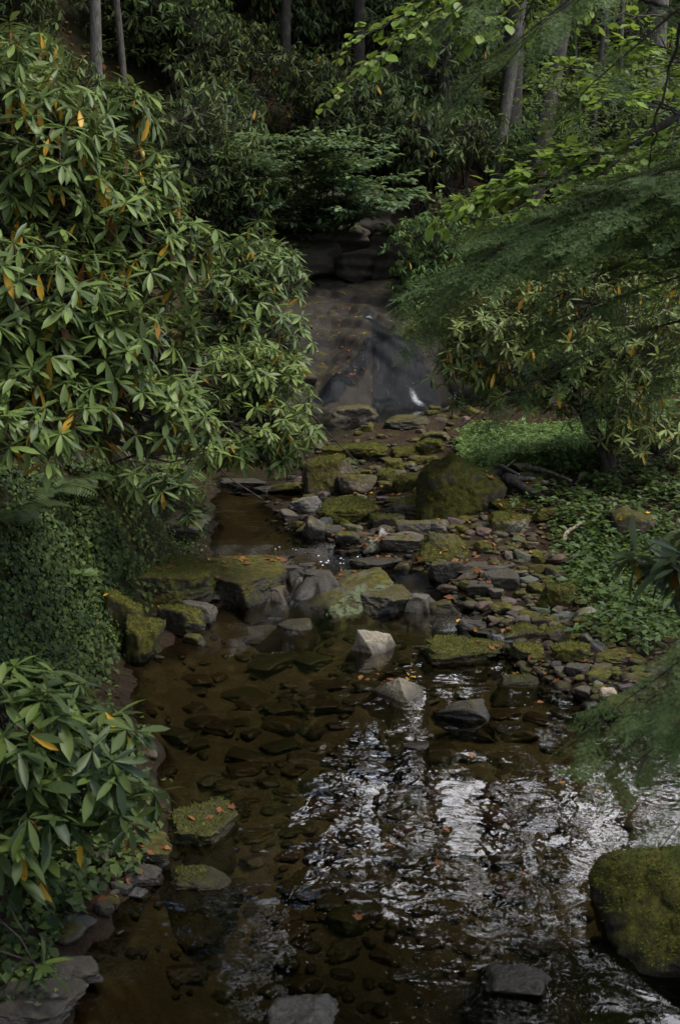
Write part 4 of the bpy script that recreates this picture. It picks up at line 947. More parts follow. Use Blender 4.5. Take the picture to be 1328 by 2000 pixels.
# drooping dark twigs under it
tips = [D(px, py, 25.6 + rng0.uniform(-.6, 1.0)) for px, py in ((480, 450), (520, 480), (560, 470), (600, 460), (450, 500), (560, 520), (620, 440), (540, 430), (500, 520))]
b = D(470, 400, 27); b[2] = gz1(b[0], b[1]) + .3
flat_bush(b, tips, .11, 'dark shrub hanging over the shadowed outcrop below the fan-shaped bush', (.045, .07, .04), 6, per=300, mat=LEATHER, name='shrub', cat='shrub')
b = D(880, 470, 25); b[2] = gz1(b[0], b[1])
flat_bush(b, [D(px, py, 25 + rng0.uniform(-1, 1)) for px, py in ((800, 470), (830, 430), (860, 400), (900, 420), (790, 510), (760, 450), (840, 490))], .10, 'dark green shrub at the upper right end of the bedrock slab', (.06, .10, .045), 8, per=300, name='shrub', cat='shrub')
# bright broad leaves on long twigs coming in from the right
def twig_leaves(fm, sm, A, B_, r, size, rng, off, n=26, side=.16, sag=.05):
    c_ = curve(A, B_, 14, sag, .008, rng); tube(sm, c_ - off, np.linspace(r, .003, 14), 6, .1)
    for k in range(n):
        j = 2 + int(11.4 * k / n); s0 = c_[min(j, 13)]; dirn = unit(c_[min(j + 1, 13)] - c_[j - 1]); lat = unit(np.cross(dirn, (0, 0, 1))) * (1 if k % 2 else -1)
        e = s0 + (dirn * .7 + lat * rng.uniform(.6, 1.2) + np.array([0, 0, rng.normal(0, .25)])) * side * rng.uniform(.5, 1.4)
        sticks(sm, s0 - off, e - off, .0025, .0012, 4)
        m = rng.integers(2, 5); t = rng.uniform(.35, 1.05, m); P = s0 + (e - s0) * t[:, None] - off; d = unit(unit(e - s0) + rng.normal(0, .5, (m, 3)) * (1, 1, .4) - (0, 0, .12))
        inst(fm, BE_V, BE_Q, frames(d, unit(rng.normal(0, .28, (m, 3)) + (0, 0, 1))), P, size * np.clip(rng.normal(1, .2, m), .6, 1.4), np.clip(rng.normal(.55, .2, m), 0, 1))
rg = np.random.default_rng(12)
b = np.array([4.2, 7.2, 0]); b[2] = gz1(b[0], b[1]); root = empty('beech_tree', tuple(b)); tag(root, 'young broadleaf tree reaching in from the right edge with bright lime-green leaves', 'tree')
fm = MB(); sm = MB(); tm = MB(); tube(tm, curve((0, 0, -.2), (.1, .1, 7.5), 14, 0, .008, rg), np.linspace(.085, .03, 14), 10, .08); link('trunk', tm.mesh('beech_trunk', BARK), root, color=DARKB)
limb = [D(1500, 120, 7.2), D(1328, 222, 7.0), D(1230, 290, 6.9), D(1110, 335, 6.8)]
lm = MB(); Q = np.array([b + (.05, .05, 3.6)] + limb); t = np.linspace(0, 4, 21); tube(lm, np.stack([np.interp(t, range(5), Q[:, i]) for i in range(3)], 1) - b, np.linspace(.04, .009, 21), 7, .15); link('limb', lm.mesh('beech_limb', BARK), root, color=(.03, .026, .022, 1))
for a, e, n_ in (((1230, 290, 6.9), (900, 390, 6.9), 40), ((1110, 335, 6.8), (890, 425, 7.1), 34), ((1200, 300, 6.9), (1010, 340, 7.2), 20), ((1328, 222, 7), (1100, 130, 7), 22), ((1300, 240, 7), (1120, 410, 6.6), 30), ((1328, 222, 7), (1290, 400, 6.7), 26), ((1400, 180, 7.1), (1230, 60, 7.0), 24), ((1400, 180, 7.1), (1320, 320, 7.4), 24), ((1240, 290, 6.9), (950, 450, 6.6), 26), ((1328, 222, 7), (1180, 200, 6.5), 16), ((1400, 180, 7.1), (1330, 120, 6.8), 20), ((1400, 250, 7.3), (1150, 390, 7.5), 26), ((1400, 250, 7.3), (1230, 440, 7.3), 24)):
    twig_leaves(fm, sm, D(*a), D(*e), .007, .066, rg, b, int(n_ * 1.5))
link('foliage', fm.mesh('beech_foliage', THIN), root, color=(.19, .32, .03, 1)); link('twigs', sm.mesh('beech_twigs', BARK), root, color=(.03, .026, .022, 1))
b = np.array([3.6, 8.6, 0]); b[2] = gz1(b[0], b[1]); root = empty('beech_tree', tuple(b)); tag(root, 'broadleaf tree with a lime-green leaf spray hanging into the top middle of the view', 'tree')
fm = MB(); sm = MB(); tm = MB(); tube(tm, curve((0, 0, -.2), (-.2, .1, 9), 14, 0, .008, rg), np.linspace(.11, .03, 14), 10, .08); link('trunk', tm.mesh('beech_trunk', BARK), root, color=DARKB)
hub = D(1060, -120, 7.6)
lm = MB(); tube(lm, curve(b + (-.1, .05, 4.6), hub, 12, .1, .01, rg) - b, np.linspace(.04, .014, 12), 7, .1); link('limb', lm.mesh('beech_limb', BARK), root, color=DARKB)
for a, e, n_ in (((1060, -120, 7.6), (655, 182, 7.4), 30), ((1000, -80, 7.6), (700, 80, 7.6), 30), ((960, -60, 7.6), (720, 130, 7.3), 22), ((1060, -120, 7.6), (860, 70, 7.8), 26), ((1060, -120, 7.6), (930, 60, 7.4), 24), ((1100, -120, 7.6), (1020, 50, 7.9), 22), ((1150, -140, 7.6), (1130, 40, 7.6), 20), ((1000, -80, 7.6), (790, 30, 7.9), 22)):
    twig_leaves(fm, sm, D(*a), D(*e), .006, .066, rg, b, int(n_ * 1.2), .17, .02)
link('foliage', fm.mesh('beech_foliage', THIN), root, color=(.18, .30, .03, 1)); link('twigs', sm.mesh('beech_twigs', BARK), root, color=(.03, .026, .022, 1))

# ------------------------------------------------------------------ hemlocks
def frond(seed, L=.30, nd=.0125, gap=.0050, wd=1.25):
    """one flat spray of needles, along x"""
    rng = np.random.default_rng(seed); P = []; Dn = []; U = []; sm = MB(); tv = np.array([(0, -.09, 0), (.55, -.10, .0), (1, 0, -.03), (.55, .10, .0), (0, .09, 0)]); tq = np.array([(0, 1, 3, 4)]); tt = np.array([(1, 2, 3)])
    axes = [(np.zeros(3), np.array([L, 0, -.06 * L]))]
    for k in range(15):
        t = .08 + .88 * k / 15; s0 = axes[0][0] + (axes[0][1]) * t; sd = 1 if k % 2 else -1; l = L * .42 * (1 - t * .75) * rng.uniform(.7, 1.1)
        e = s0 + np.array([math.cos(.85) * l, sd * math.sin(.85) * l, rng.normal(-.06, .04) * l]); axes.append((s0, e))
        for q in range(1):
            t2 = rng.uniform(.3, .9); s2 = s0 + (e - s0) * t2; l2 = l * .4; sd2 = 1 if q % 2 else -1; axes.append((s2, s2 + np.array([l2 * .9, l2 * .55 * sd2 * sd, -.02 * l2])))
    for a, e in axes:
        l = np.linalg.norm(e - a); m = max(int(l / gap), 4); t = np.linspace(.05, 1, m); dirn = (e - a) / l; lat = unit(np.cross((0, 0, 1.), dirn)); sd = np.where(np.arange(m) % 2, 1, -1)[:, None]
        P.append(a + (e - a) * t[:, None]); Dn.append(unit(dirn * .55 + lat * sd * .85 + rng.normal(0, .14, (m, 3)))); sticks(sm, a, e, .0016, .0009, 3)
    P = np.concatenate(P); Dn = np.concatenate(Dn)
    mb = MB(); n = len(P); s = nd * np.clip(rng.normal(1, .2, n), .5, 1.4); inst(mb, tv, tq, frames(Dn, unit(rng.normal(0, .3, (n, 3)) + (0, 0, 1))), P, np.stack([s, s * wd, s], 1), np.clip(rng.normal(.5, .2, n), 0, 1), tt)
    tip = np.concatenate(mb.tint); return np.concatenate(mb.v), np.concatenate(mb.q), np.concatenate(mb.t), tip, sm
FR = [frond(60 + k) for k in range(4)]; FR2 = [frond(70 + k, .16, .018, .0042, 1.8) for k in range(4)]
def bough(root, base, A, B_, r, rng, n=30, sc=1.0, hang=.25, col=(.050, .104, .030), spread=1.0, fr=None, fgap=.11):
    fr = fr or FR
    c_ = curve(A, B_, 16, .07, .006, rng); c_[:, 2] -= .10 * np.linalg.norm(np.array(B_) - A) * np.linspace(0, 1, 16) ** 3 - .04; lm = MB(); tube(lm, c_ - base, np.linspace(r, .0014, 16), 7, .15); nm = MB()
    L = np.linalg.norm(np.array(B_) - A)
    for k in range(n):
        t = .12 + .86 * k / n; j = t * 15; i = int(j); s0 = c_[i] + (c_[min(i + 1, 15)] - c_[i]) * (j - i); dirn = unit(c_[min(i + 1, 15)] - c_[i - 1]); lat = unit(np.cross(dirn, (0, 0, 1.))) * (1 if k % 2 else -1)
        reach = L * .32 * (1.05 - t) * spread + .04; d = unit(dirn * .65 + lat * rng.uniform(.55, 1.0) + np.array([0, 0, -hang * rng.uniform(-.7, 1.5)])); e = s0 + d * reach; sticks(lm, s0 - base, e - base, .0022, .0012, 3)
        m = max(1, int(reach / fgap))
        for q in range(m + 1):
            pp = s0 + (e - s0) * ((q + .2) / (m + .5)); dd = unit(d + rng.normal(0, .35, 3) * (1, 1, .6) + np.array([0, 0, -hang * .5])) if q < m else d
            v, qd, tt, tn, _ = fr[rng.integers(0, 4)]; M = frames(dd[None], unit(np.array([[0, 0, 1.]]) + rng.normal(0, .25, (1, 3))))[0]; s = sc * rng.uniform(.5, .95)
            nm.add((v * s) @ M.T + pp - base, qd, tt, tn)
    for q in range(14):
        i = 8 + q // 2; dd = unit(unit(c_[min(i + 1, 15)] - c_[i - 1]) + rng.normal(0, .30, 3) * (1, 1, .4)); v, qd, tt, tn, _ = fr[rng.integers(0, 4)]; M = frames(dd[None], unit(np.array([[0, 0, 1.]]) + rng.normal(0, .25, (1, 3))))[0]
        nm.add((v * sc * rng.uniform(.6, .9)) @ M.T + c_[i] - base + (0, 0, .004), qd, tt, tn)
    lo = link('limb', lm.mesh('hemlock_limb', BARK), root, color=(.035, .028, .022, 1)); o = link('needles', nm.mesh('hemlock_needles', NEEDLE), lo, color=(*col, 1)); return lo
rh = np.random.default_rng(8)
b = np.array([2.75, 4.7, 0]); b[2] = gz1(b[0], b[1]); root = empty('hemlock_tree', tuple(b)); tag(root, 'hemlock standing outside the right edge whose dark feathery boughs hang across the view', 'hemlock')
tm = MB(); tube(tm, curve((0, 0, -.2), (.1, 0, 8), 14, 0, .004, rh), np.linspace(.17, .10, 14), 14, .1); link('trunk', tm.mesh('hemlock_trunk', BARK), root, color=DARKB)
tr = lambda z: b + np.array([0, 0, z])
for a, e, n_, hg in ((tr(3.1), D(790, 458, 4.7), 56, .25), (tr(3.3), D(870, 440, 4.5), 52, .30), (tr(2.9), D(1010, 520, 4.6), 26, .35), (tr(3.1), D(830, 480, 4.9), 44, .25), (tr(2.75), D(900, 740, 4.9), 14, .6), (tr(2.8), D(1060, 560, 4.4), 18, .5), (tr(3.4), D(1060, 400, 4.3), 28, .28), (tr(3.5), D(1150, 360, 4.4), 26, .2), ):
    bough(root, b, a, e, .012, rh, n_, 1.25, hg, spread=.85)
for a, e, n_ in ((tr(4.6), D(860, 95, 4.4), 22), (tr(4.7), D(960, 20, 4.2), 22), (tr(4.4), D(1090, 130, 4.5), 18), (tr(4.9), D(780, -30, 4.4), 20)):
    bough(root, b, a, e, .018, rh, n_, .9, .4, spread=.55)
for a, e, r in (((1328, 30, 4.6), (1225, -10, 4.6), .02), ((1328, 45, 4.6), (1265, 330, 4.7), .012), ((1560, 160, 4.7), (1328, 45, 4.6), .022)):
    lm = MB(); tube(lm, curve(D(*a) - b, D(*e) - b, 14, .03, .012, rh), np.linspace(r * .6, r * .2, 14), 6, .2); link('limb', lm.mesh('hemlock_limb', BARK), root, color=(.03, .026, .022, 1))
b = np.array([1.9, 3.6, 0]); b[2] = gz1(b[0], b[1]); root = empty('hemlock_tree', tuple(b)); tag(root, 'small hemlock with a soft lighter green bough low at the right edge over the water', 'hemlock')
tm = MB(); tube(tm, curve((0, 0, -.2), (.05, 0, 2.6), 10, 0, .006, rh), np.linspace(.04, .012, 10), 8, .1); link('trunk', tm.mesh('hemlock_trunk', BARK), root, color=DARKB)
for a, e, n_ in ((b + (0, 0, 2.05), D(1110, 1400, 3.4), 26), (b + (0, 0, 2.0), D(1170, 1440, 3.4), 24), (b + (0, 0, 2.1), D(1215, 1370, 3.4), 20), (b + (0, 0, 1.95), D(1190, 1500, 3.3), 20), (b + (0, 0, 1.8), D(1290, 1610, 3.2), 18), (b + (0, 0, 1.9), D(1260, 1480, 3.5), 16)):
    bough(root, b, a, e, .01, rh, n_, .72, .35, (.045, .095, .028), .8)

# ------------------------------------------------------------------ ground plants
def herb_field(name, P, hgt, size, col, rng, per=(5, 9), mat=THIN, up=.6):
    mb = MB(); n = rng.integers(per[0], per[1] + 1, len(P)); idx = np.repeat(np.arange(len(P)), n); T = len(idx); h = hgt * rng.uniform(.4, 1.1, len(P))
    top = P + np.stack([rng.normal(0, .25, len(P)) * h, rng.normal(0, .25, len(P)) * h, h], 1); sticks(mb, P, top, .0022, .0012, 3, .3)
    t = rng.uniform(.45, 1.05, T); a = rng.uniform(0, 6.28, T); q = P[idx] + (top - P)[idx] * t[:, None]; d = unit(np.stack([np.cos(a), np.sin(a), rng.normal(.05, .3, T)], 1)); q = q + d * size * .35
    inst(mb, SM_V, SM_Q, frames(d, unit(rng.normal(0, 1 - up, (T, 3)) + (0, 0, 1))), q, size * np.clip(rng.normal(1, .3, T), .4, 1.8), np.clip(rng.normal(.5, .25, T), 0, 1))
    o = link(name, mb.mesh(name, mat), color=(*col, 1)); tag(o, kind='stuff'); return o
rk = np.random.default_rng(19)
def land(P): return P[:, 2] > zw(P[:, 1]) + .06
herb_field('undergrowth', scatter_px(1700, 905, 1180, 862, 925, land, rk), .27, .055, (.14, .26, .07), rk, (7, 12))
def patch(cx, cy, sx, sy, n):
    P = scatter_px(n * 3, cx - sx * 2, cx + sx * 2, cy - sy * 2, cy + sy * 2, land, rk)
    q = np.array([proj(p)[:2] for p in P]); k = np.exp(-((q[:, 0] - cx) / sx) ** 2 - ((q[:, 1] - cy) / sy) ** 2); return P[rk.random(len(P)) < k * 1.2]
P = np.concatenate([patch(1160, 1095, 55, 55, 240), patch(1200, 1140, 80, 50, 240), patch(1250, 1215, 80, 45, 280), patch(1290, 1110, 90, 80, 320), patch(1130, 1020, 60, 20, 50), patch(1230, 960, 100, 50, 170), patch(1290, 890, 80, 70, 220), patch(1060, 1000, 50, 20, 30)])
herb_field('undergrowth', P, .17, .062, (.075, .14, .045), rk, (5, 9))
P = scatter_px(200, 1080, 1328, 820, 1000, lambda P: (P[:, 2] > zw(P[:, 1]) + .15) & (vnoise(P * (1.3, 1.3, 0), 5) > -.1), rk); herb_field('undergrowth', P, .18, .075, (.05, .09, .032), rk, (4, 7))
P = scatter_px(420, 640, 1328, 600, 880, lambda P: (P[:, 2] > zw(P[:, 1]) + .2) & (P[:, 0] > 3.2), rk); herb_field('undergrowth', P, .45, .10, (.07, .12, .035), rk, (7, 12))
# ivy over the left bank
P = np.concatenate([scatter_px(500, -40, 300, 1600, 1990, lambda P: (P[:, 2] > zw(P[:, 1]) + .05), rk), scatter_px(500, 330, 460, 900, 1110, lambda P: (P[:, 2] > zw(P[:, 1]) + .04) & (P[:, 0] < 0), rk), scatter_px(700, 150, 330, 900, 1110, lambda P: (P[:, 2] > zw(P[:, 1]) + .12), rk), scatter_px(350, 60, 300, 1330, 1800, lambda P: (P[:, 2] > zw(P[:, 1]) + .08), rk), scatter_px(4200, -60, 225, 915, 1360, lambda P: (P[:, 2] > zw(P[:, 1]) + .2), rk), patch(215, 1190, 60, 120, 700), patch(120, 1320, 90, 50, 500)])
P = P[fbm(P * 2.4, 88, 2) > -.6]
gnx = (gz(P[:, 0] + .05, P[:, 1]) - gz(P[:, 0] - .05, P[:, 1])) / .1; gny = (gz(P[:, 0], P[:, 1] + .05) - gz(P[:, 0], P[:, 1] - .05)) / .1; nn = unit(np.stack([-gnx, -gny, np.ones(len(P))], 1))
mb = MB(); n = rk.integers(2, 5, len(P)); idx = np.repeat(np.arange(len(P)), n); T = len(idx); d = unit(np.cross(nn[idx], rk.normal(0, 1, (T, 3)))); d[:, 2] -= .25; d = unit(d)
inst(mb, CL_V, CL_Q, frames(d, unit(nn[idx] + (0, -.2, .4) + rk.normal(0, .4, (T, 3)))), P[idx] + nn[idx] * rk.uniform(.015, .075, (T, 1)) + rk.normal(0, .025, (T, 3)), .036 * np.clip(rk.normal(1, .35, T) + .5 * vnoise(P * 1.7, 91)[idx], .4, 2.2), np.clip(rk.normal(.4, .24, T), 0, 1))
tag(link('ivy', mb.mesh('ivy', DULL), color=(.018, .040, .012, 1)), kind='stuff')
# ferns
def fern(p, sc, label, col, n=9):
    root_m = MB(); rng = rk
    for k in range(n):
        a = k * 6.28 / n + rng.uniform(-.3, .3); L = .42 * sc * rng.uniform(.75, 1.1); t = np.linspace(0, 1, 22); ax = np.stack([np.cos(a) * L * t, np.sin(a) * L * t, L * (.75 * t - .72 * t ** 2)], 1)
        sticks(root_m, ax[:-1], ax[1:], .0025, .002, 3, .3); dirn = unit(np.gradient(ax, axis=0)); lat = unit(np.cross(dirn, (0, 0, 1.)))
        for sd in (-1, 1):
            s = .30 * L * np.sin(PI * np.clip(t * .93 + .07, 0, 1)) ** .8 + .006; m = slice(3, 22); dd = unit(lat * sd + dirn * .35 - np.array([0, 0, .12])); up = np.cross(dirn, lat) * -1; up = np.where(up[:, 2:3] < 0, -up, up)
            S = np.stack([s, s * .75, s], 1); inst(root_m, RH_V, RH_Q, frames(dd[m], up[m]), ax[m], S[m], np.clip(rng.normal(.5, .15, 19), 0, 1))
    tag(link('fern', root_m.mesh('fern', THIN), loc=tuple(p), color=(*col, 1)), label, 'fern')
for px, py, sc, lb in ((95, 985, 1.1, 'fern at the top of the ivy bank under the biggest rhododendron'), (20, 1030, 1.0, 'fern hanging at the left edge over the ivy'), (150, 970, .8, 'small fern below the drooping yellow leaves, right of the other ferns')):
    p = ground_at(px, py); fern(p + (0, 0, .05), sc, lb, (.035, .065, .03))
def leafy_plant(p, n, size, hgt, label, col):
    mb = MB(); rng = rk
    for k in range(3):
        top = np.array([rng.normal(0, .05), rng.normal(-.03, .05), hgt * rng.uniform(.7, 1)]); sticks(mb, (0, 0, -.02), top, .004, .002, 4, .3)
        m = n; t = rng.uniform(.4, 1, m); a = np.arange(m) * 2.4 + k; d = unit(np.stack([np.cos(a), np.sin(a), rng.normal(-.05, .2, m)], 1)); inst(mb, BE_V, BE_Q, frames(d, unit(rng.normal(0, .25, (m, 3)) + (0, -.3, 1))), top * t[:, None] + d * size * .2, size * rng.uniform(.6, 1.15, m), np.clip(rng.normal(.5, .2, m), 0, 1))
    tag(link('leafy_plant', mb.mesh('leafy_plant', THIN), loc=tuple(p), color=(*col, 1)), label, 'plant')
for px, py, sz, lb in ((110, 1050, .11, 'broad-leaved plant growing out of the upper ivy'), (150, 1160, .10, 'broad-leaved plant in the middle of the ivy wall'), (300, 1165, .09, 'little light green plant on the mossy bank ledge'), (250, 1185, .07, 'small plant at the ivy edge left of the light green one'), (1135, 1110, .09, 'leafy plant beside the moss dome on the right bank'), (1215, 1250, .10, 'round-leaved plant at the foot of the right bank'), (1040, 930, .11, 'tall-leaved plant beside the smooth tan stone'), (1275, 1180, .10, 'leafy plant under the foremost right-hand leaves'), (685, 915, .05, 'tiny plant on the moss of the slanting rock'), (1030, 880, .16, 'broad plant rising out of the light green patch')):
    p = ground_at(px, py); leafy_plant(p, 6, sz, .16, lb, (.05, .10, .04))

# ------------------------------------------------------------------ fallen leaves, sticks
vs = []; ts = []; off = 0
for v, f in rock_tris: vs.append(v); ts.append(f + off); off += len(v)
i = np.arange(len(bx) * len(by)).reshape(len(by), len(bx)); v = np.stack([BX, BY, BZ], -1).reshape(-1, 3); a, b_, c_, d_ = i[:-1, :-1].ravel(), i[:-1, 1:].ravel(), i[1:, 1:].ravel(), i[1:, :-1].ravel()
vs.append(v); ts.append(np.concatenate([np.stack([a, b_, c_], 1), np.stack([a, c_, d_], 1)]) + off)
bvh = BVHTree.FromPolygons(np.concatenate(vs).tolist(), np.concatenate(ts).tolist())
def rest(x, y):
    h = bvh.ray_cast(Vector((x, y, 12)), Vector((0, 0, -1))); g = gz1(x, y)
    if h[0] is not None and h[0].z > g: return np.array(h[0]), np.array(h[1])
    gn = unit(np.array([-(gz1(x + .04, y) - gz1(x - .04, y)) / .08, -(gz1(x, y + .04) - gz1(x, y - .04)) / .08, 1.0])); w = float(zw(y))
    if g < w: return np.array([x, y, w + .006]), np.array([0, 0, 1.])
    return np.array([x, y, g]), gn
star = []                                                    # a lobed dry leaf
for k in range(10): star.append((.5 * (1 if k % 2 == 0 else .55) * math.cos(k * PI / 5), .5 * (1 if k % 2 == 0 else .55) * math.sin(k * PI / 5), .10 if k % 2 == 0 else .0))
DV = np.array(star + [(0, 0, 0)]) * np.array([1.25, .8, 1.4]); DV[::3] *= .8; DT = np.array([(10, k, (k + 1) % 10) for k in range(10)])
PP = []; NN = []
def litter(n, x0, x1, y0, y1, keep=lambda p: True):
    c = 0; tries = 0
    while c < n and tries < n * 8:
        tries += 1; p = ground_at(rr.uniform(x0, x1), rr.uniform(y0, y1)); q, nq = rest(p[0], p[1])
        if nq[2] < .45 or not keep(q): continue
        PP.append(q); NN.append(nq); c += 1
dry = lambda q: q[2] > zw(q[1]) + .015
litter(140, 560, 1000, 940, 1130, dry); litter(80, 780, 1250, 1120, 1350, dry); litter(100, 590, 720, 620, 780, dry); litter(60, 590, 860, 560, 800, dry); litter(60, 300, 560, 1060, 1180, dry); litter(60, 150, 460, 1440, 1800, dry)
litter(12, 640, 1200, 1100, 1990, lambda q: not dry(q)); litter(130, 1000, 1320, 930, 1100, dry); litter(26, 150, 330, 1050, 1330, dry); litter(14, 700, 830, 1340, 1400)
litter(24, 600, 700, 1110, 1180, dry); litter(26, 640, 760, 1070, 1110, dry)
P = np.array(PP); nn = np.array(NN); n = len(P); d = unit(np.cross(nn, R.normal(0, 1, (n, 3)))); mb = MB()
half = R.random(n) < .35; up = unit(nn + R.normal(0, .35, (n, 3)))
s = np.clip(R.normal(.046, .016, n), .018, .085) * np.where(P[:, 1] > 17, .95, 1); tint = np.where(R.random(n) < .05, R.uniform(1.3, 1.6, n), R.uniform(1.8, 2.2, n))
inst(mb, DV, None, frames(d[half], up[half]), P[half] + nn[half] * .012, s[half] * 1.15, tint[half], DT); inst(mb, SM_V, SM_Q, frames(d[~half], up[~half]), P[~half] + nn[~half] * .012, s[~half] * 1.2, tint[~half])
# litter on the forest slopes
Ps = scatter_px(5000, 0, 1328, 0, 560, lambda P: (P[:, 1] > 22), R); n = len(Ps); d = unit(R.normal(0, 1, (n, 3)) * (1, 1, .3))
inst(mb, SM_V, SM_Q, frames(d, unit(R.normal(0, .4, (n, 3)) + (0, 0, 1))), Ps + (0, 0, .03), .13 * np.clip(R.normal(1, .3, n), .5, 1.6), R.uniform(1.7, 2.3, n))
tag(link('fallen_leaves', mb.mesh('fallen_leaves', DRY), color=(.16, .08, .03, 1)), kind='stuff')
def stick(pts, r0, r1, label, col, name='stick', cat='stick', subs=()):
    mb = MB(); pts = np.array(pts, float); o0 = pts[0].copy(); t = np.linspace(0, len(pts) - 1, 8 * len(pts)); Q = np.stack([np.interp(t, range(len(pts)), pts[:, i]) for i in range(3)], 1); Q = Q + R.normal(0, .12 * r0, Q.shape)
    tube(mb, Q - o0, np.linspace(r0, r1, len(Q)), 8, .22, int(r0 * 1000))
    for sp in subs:
        sp = np.array(sp, float); t = np.linspace(0, len(sp) - 1, 8); tube(mb, np.stack([np.interp(t, range(len(sp)), sp[:, i]) for i in range(3)], 1) - o0, np.linspace(r0 * .5, r1 * .6, 8), 6, .2)
    tag(link(name, mb.mesh(name, BARK), loc=tuple(o0), color=(*col, 1)), label, cat)
T_ = lambda px, py, Y: D(px, py, Y)
GA = lambda px, py, dz: ground_at(px, py) + np.array([0, -.02, dz])
stick([GA(985, 950, .10), GA(1020, 952, .09), GA(1070, 958, .07)], .035, .02, 'bleached driftwood stick lying flat beside the largest boulder', (.26, .23, .19), 'driftwood', 'driftwood')
stick([GA(978, 935, .14), GA(992, 940, .12), GA(1012, 948, .10)], .02, .012, 'short forked bleached twig at the right shoulder of the largest boulder', (.30, .26, .21), 'driftwood', 'driftwood', [[GA(985, 938, .13), GA(1008, 925, .16)]])
stick([GA(985, 955, .12), GA(1020, 968, .07), GA(1078, 992, .03)], .05, .03, 'dark rotting log slanting down from the largest boulder to the bank', (.075, .06, .05), 'log', 'log')
stick([GA(1030, 938, .13), GA(1065, 942, .12), GA(1115, 955, .08)], .03, .014, 'grey-brown branch behind the bleached driftwood', (.14, .115, .09), 'driftwood', 'driftwood')
stick([GA(1098, 1072, .05), GA(1104, 1066, .12), GA(1120, 1060, .13), GA(1138, 1056, .15)], .022, .01, 'pale crooked little stick standing in the bank plants', (.32, .27, .20), 'driftwood', 'driftwood')
stick([T_(600, 800, 13.2), T_(640, 845, 13.8), T_(700, 905, 14.4)], .010, .006, 'thin leafless twig slanting from the rhododendron tip down to the mossy rock', (.09, .075, .06), 'twig', 'twig', [[T_(655, 862, 13.9), T_(684, 838, 13.9)]])
stick([T_(415, 905, 12.4), T_(460, 942, 12.4), T_(512, 974, 12.5)], .008, .004, 'thin pale twig dipping into the left pool', (.16, .14, .11), 'twig', 'twig')
stick([T_(1260, 1325, ground_at(1260, 1320)[1]), T_(1300, 1310, ground_at(1300, 1305)[1]), T_(1350, 1290, ground_at(1340, 1290)[1])], .05, .035, 'mossy rotten root at the muddy shore near the right edge', (.05, .045, .03), 'log', 'log')

# ------------------------------------------------------------------ repeats that the photograph shows nothing of are dropped, the rest are told apart
bpy.context.view_layer.update(); DG = bpy.context.evaluated_depsgraph_get()
def shows(o):
    r_ = np.random.default_rng(1); mesh = [m for m in [o, *o.children_recursive] if m.type == 'MESH']
    for m in sorted(mesh, key=lambda m: m.name.startswith('stem')):
        v = np.empty(len(m.data.vertices) * 3, np.float32); m.data.vertices.foreach_get('co', v); M = np.array(m.matrix_world); v = v.reshape(-1, 3) @ M[:3, :3].T + M[:3, 3]
        z = v[:, 2] - CAMZ; f = v[:, 1] * CP - z * SP; ok = f > .1; fx = np.where(ok, f, 1); px = 664 + F * v[:, 0] / fx; py = 1000 - F * (v[:, 1] * SP + z * CP) / fx
        k = np.flatnonzero(ok & (px > 0) & (px < 1328) & (py > 0) & (py < 2000))
        for i in r_.permutation(k)[:320]:
            w_ = Vector(v[i].tolist()); p0 = Vector((0, 0, CAMZ)); d_ = (w_ - p0).normalized(); left = (w_ - p0).length
            for _ in range(3):
                h = scn.ray_cast(DG, p0, d_, distance=left + .02)
                if not h[0]: return True
                t_ = h[4]
                if t_.name == 'water' or t_.name.startswith('waterfall'): left -= (h[1] - p0).length + .002; p0 = h[1] + d_ * .002; continue
                while t_.parent: t_ = t_.parent
                if t_.name == o.name: return True
                break
    return False
for its, marks, noun in LATER:
    seen = [t for t in its if shows(t[0])]; keep = {t[0].name for t in seen}
    for t in its:
        if t[0].name not in keep:
            for ch in list(t[0].children_recursive): bpy.data.objects.remove(ch)
            bpy.data.objects.remove(t[0])
    relate(seen, marks, noun)
for o in [o for o in COL.objects if o.name.startswith('rock_outcrop')]:
    if not shows(o): bpy.data.objects.remove(o)
if '--report' in __import__('sys').argv: print('UNSEEN', [(o.name, o.get('label')) for o in COL.objects if not o.parent and o.type in ('MESH', 'EMPTY') and not o.get('kind') and o.get('group') != 'woods closing around the creek' and not shows(o)])

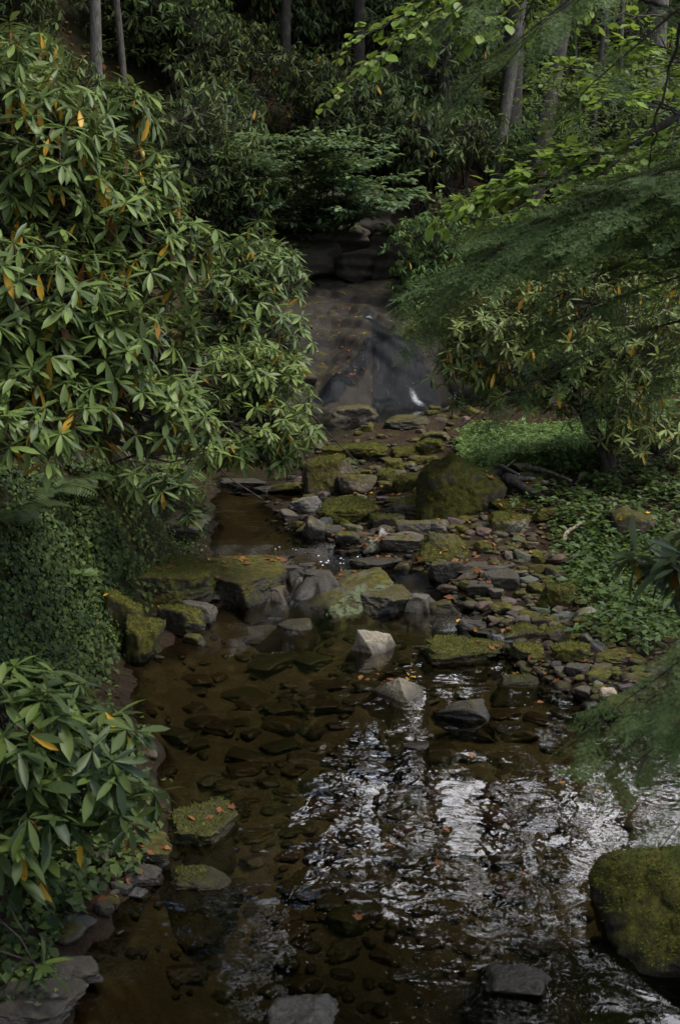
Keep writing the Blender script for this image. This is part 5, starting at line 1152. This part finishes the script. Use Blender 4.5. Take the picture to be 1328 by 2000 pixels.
# ------------------------------------------------------------------ light
SUN_EL, SUN_AZ = math.radians(64), math.radians(104)          # azimuth clockwise from +Y
w = bpy.data.worlds.new('World'); scn.world = w; w.use_nodes = True; nt = w.node_tree; nt.nodes.clear(); n = N(nt)
sky = n('TexSky', None, sky_type='NISHITA', sun_disc=False, sun_elevation=SUN_EL, sun_rotation=SUN_AZ, air_density=1.0, dust_density=1.5, ozone_density=1.0)
tc = n('TexCoord'); cl = n.ramp(n.noise(tc.outputs['Generated'], 3.2, 5, .6, .4), .42, .58)
bw = n('RGBToBW', {0: sky.outputs[0]}).outputs[0]; white = n.mix(1.0, (1, 1, 1), n('CombineColor', {0: bw, 1: bw, 2: bw}).outputs[0], 'MULTIPLY')
bd = Vector((math.sin(math.radians(10)) * math.cos(math.radians(26)), math.cos(math.radians(10)) * math.cos(math.radians(26)), math.sin(math.radians(26))))
bank = n.ramp(n('VectorMath', {0: tc.outputs['Generated'], 1: bd}, operation='DOT_PRODUCT').outputs['Value'], math.cos(math.radians(15)), math.cos(math.radians(6)))   # bright cloud patch added ahead to whiten the sky mirrored in the pool
cl = n.ramp(n.math('ADD', n.noise(tc.outputs['Generated'], 5.5, 5, .6, .4), n.math('MULTIPLY', bank, .06)), .45, .56)
gain = n.math('ADD', 1.5, n.math('MULTIPLY', bank, 6.8))
bright = n('VectorMath', {0: white, 1: n('CombineXYZ', {0: gain, 1: gain, 2: n.math('MULTIPLY', gain, 1.05)}).outputs[0]}, operation='MULTIPLY').outputs[0]
bg = n('Background', {'Color': n.mix(cl, sky.outputs[0], bright), 'Strength': .13}); out = n('OutputWorld'); nt.links.new(bg.outputs[0], out.inputs[0])
sl = bpy.data.lights.new('sun', 'SUN'); sl.energy = 1.5; sl.angle = math.radians(25); sl.color = (1, .95, .87); so = bpy.data.objects.new('sun', sl); COL.objects.link(so)
dv = Vector((math.sin(SUN_AZ) * math.cos(SUN_EL), math.cos(SUN_AZ) * math.cos(SUN_EL), math.sin(SUN_EL))); so.rotation_euler = dv.to_track_quat('Z', 'Y').to_euler()
scn.render.engine = 'CYCLES'; cy = scn.cycles; cy.use_denoising = True; cy.denoiser = 'OPENIMAGEDENOISE'; cy.max_bounces = 6; cy.diffuse_bounces = 3; cy.glossy_bounces = 3; cy.transparent_max_bounces = 8; cy.sample_clamp_indirect = 4.0; cy.caustics_reflective = False; cy.caustics_refractive = False
vs_ = scn.view_settings; vs_.view_transform = 'Standard'; vs_.look = 'None'; vs_.exposure = EXPOSURE; vs_.gamma = 1
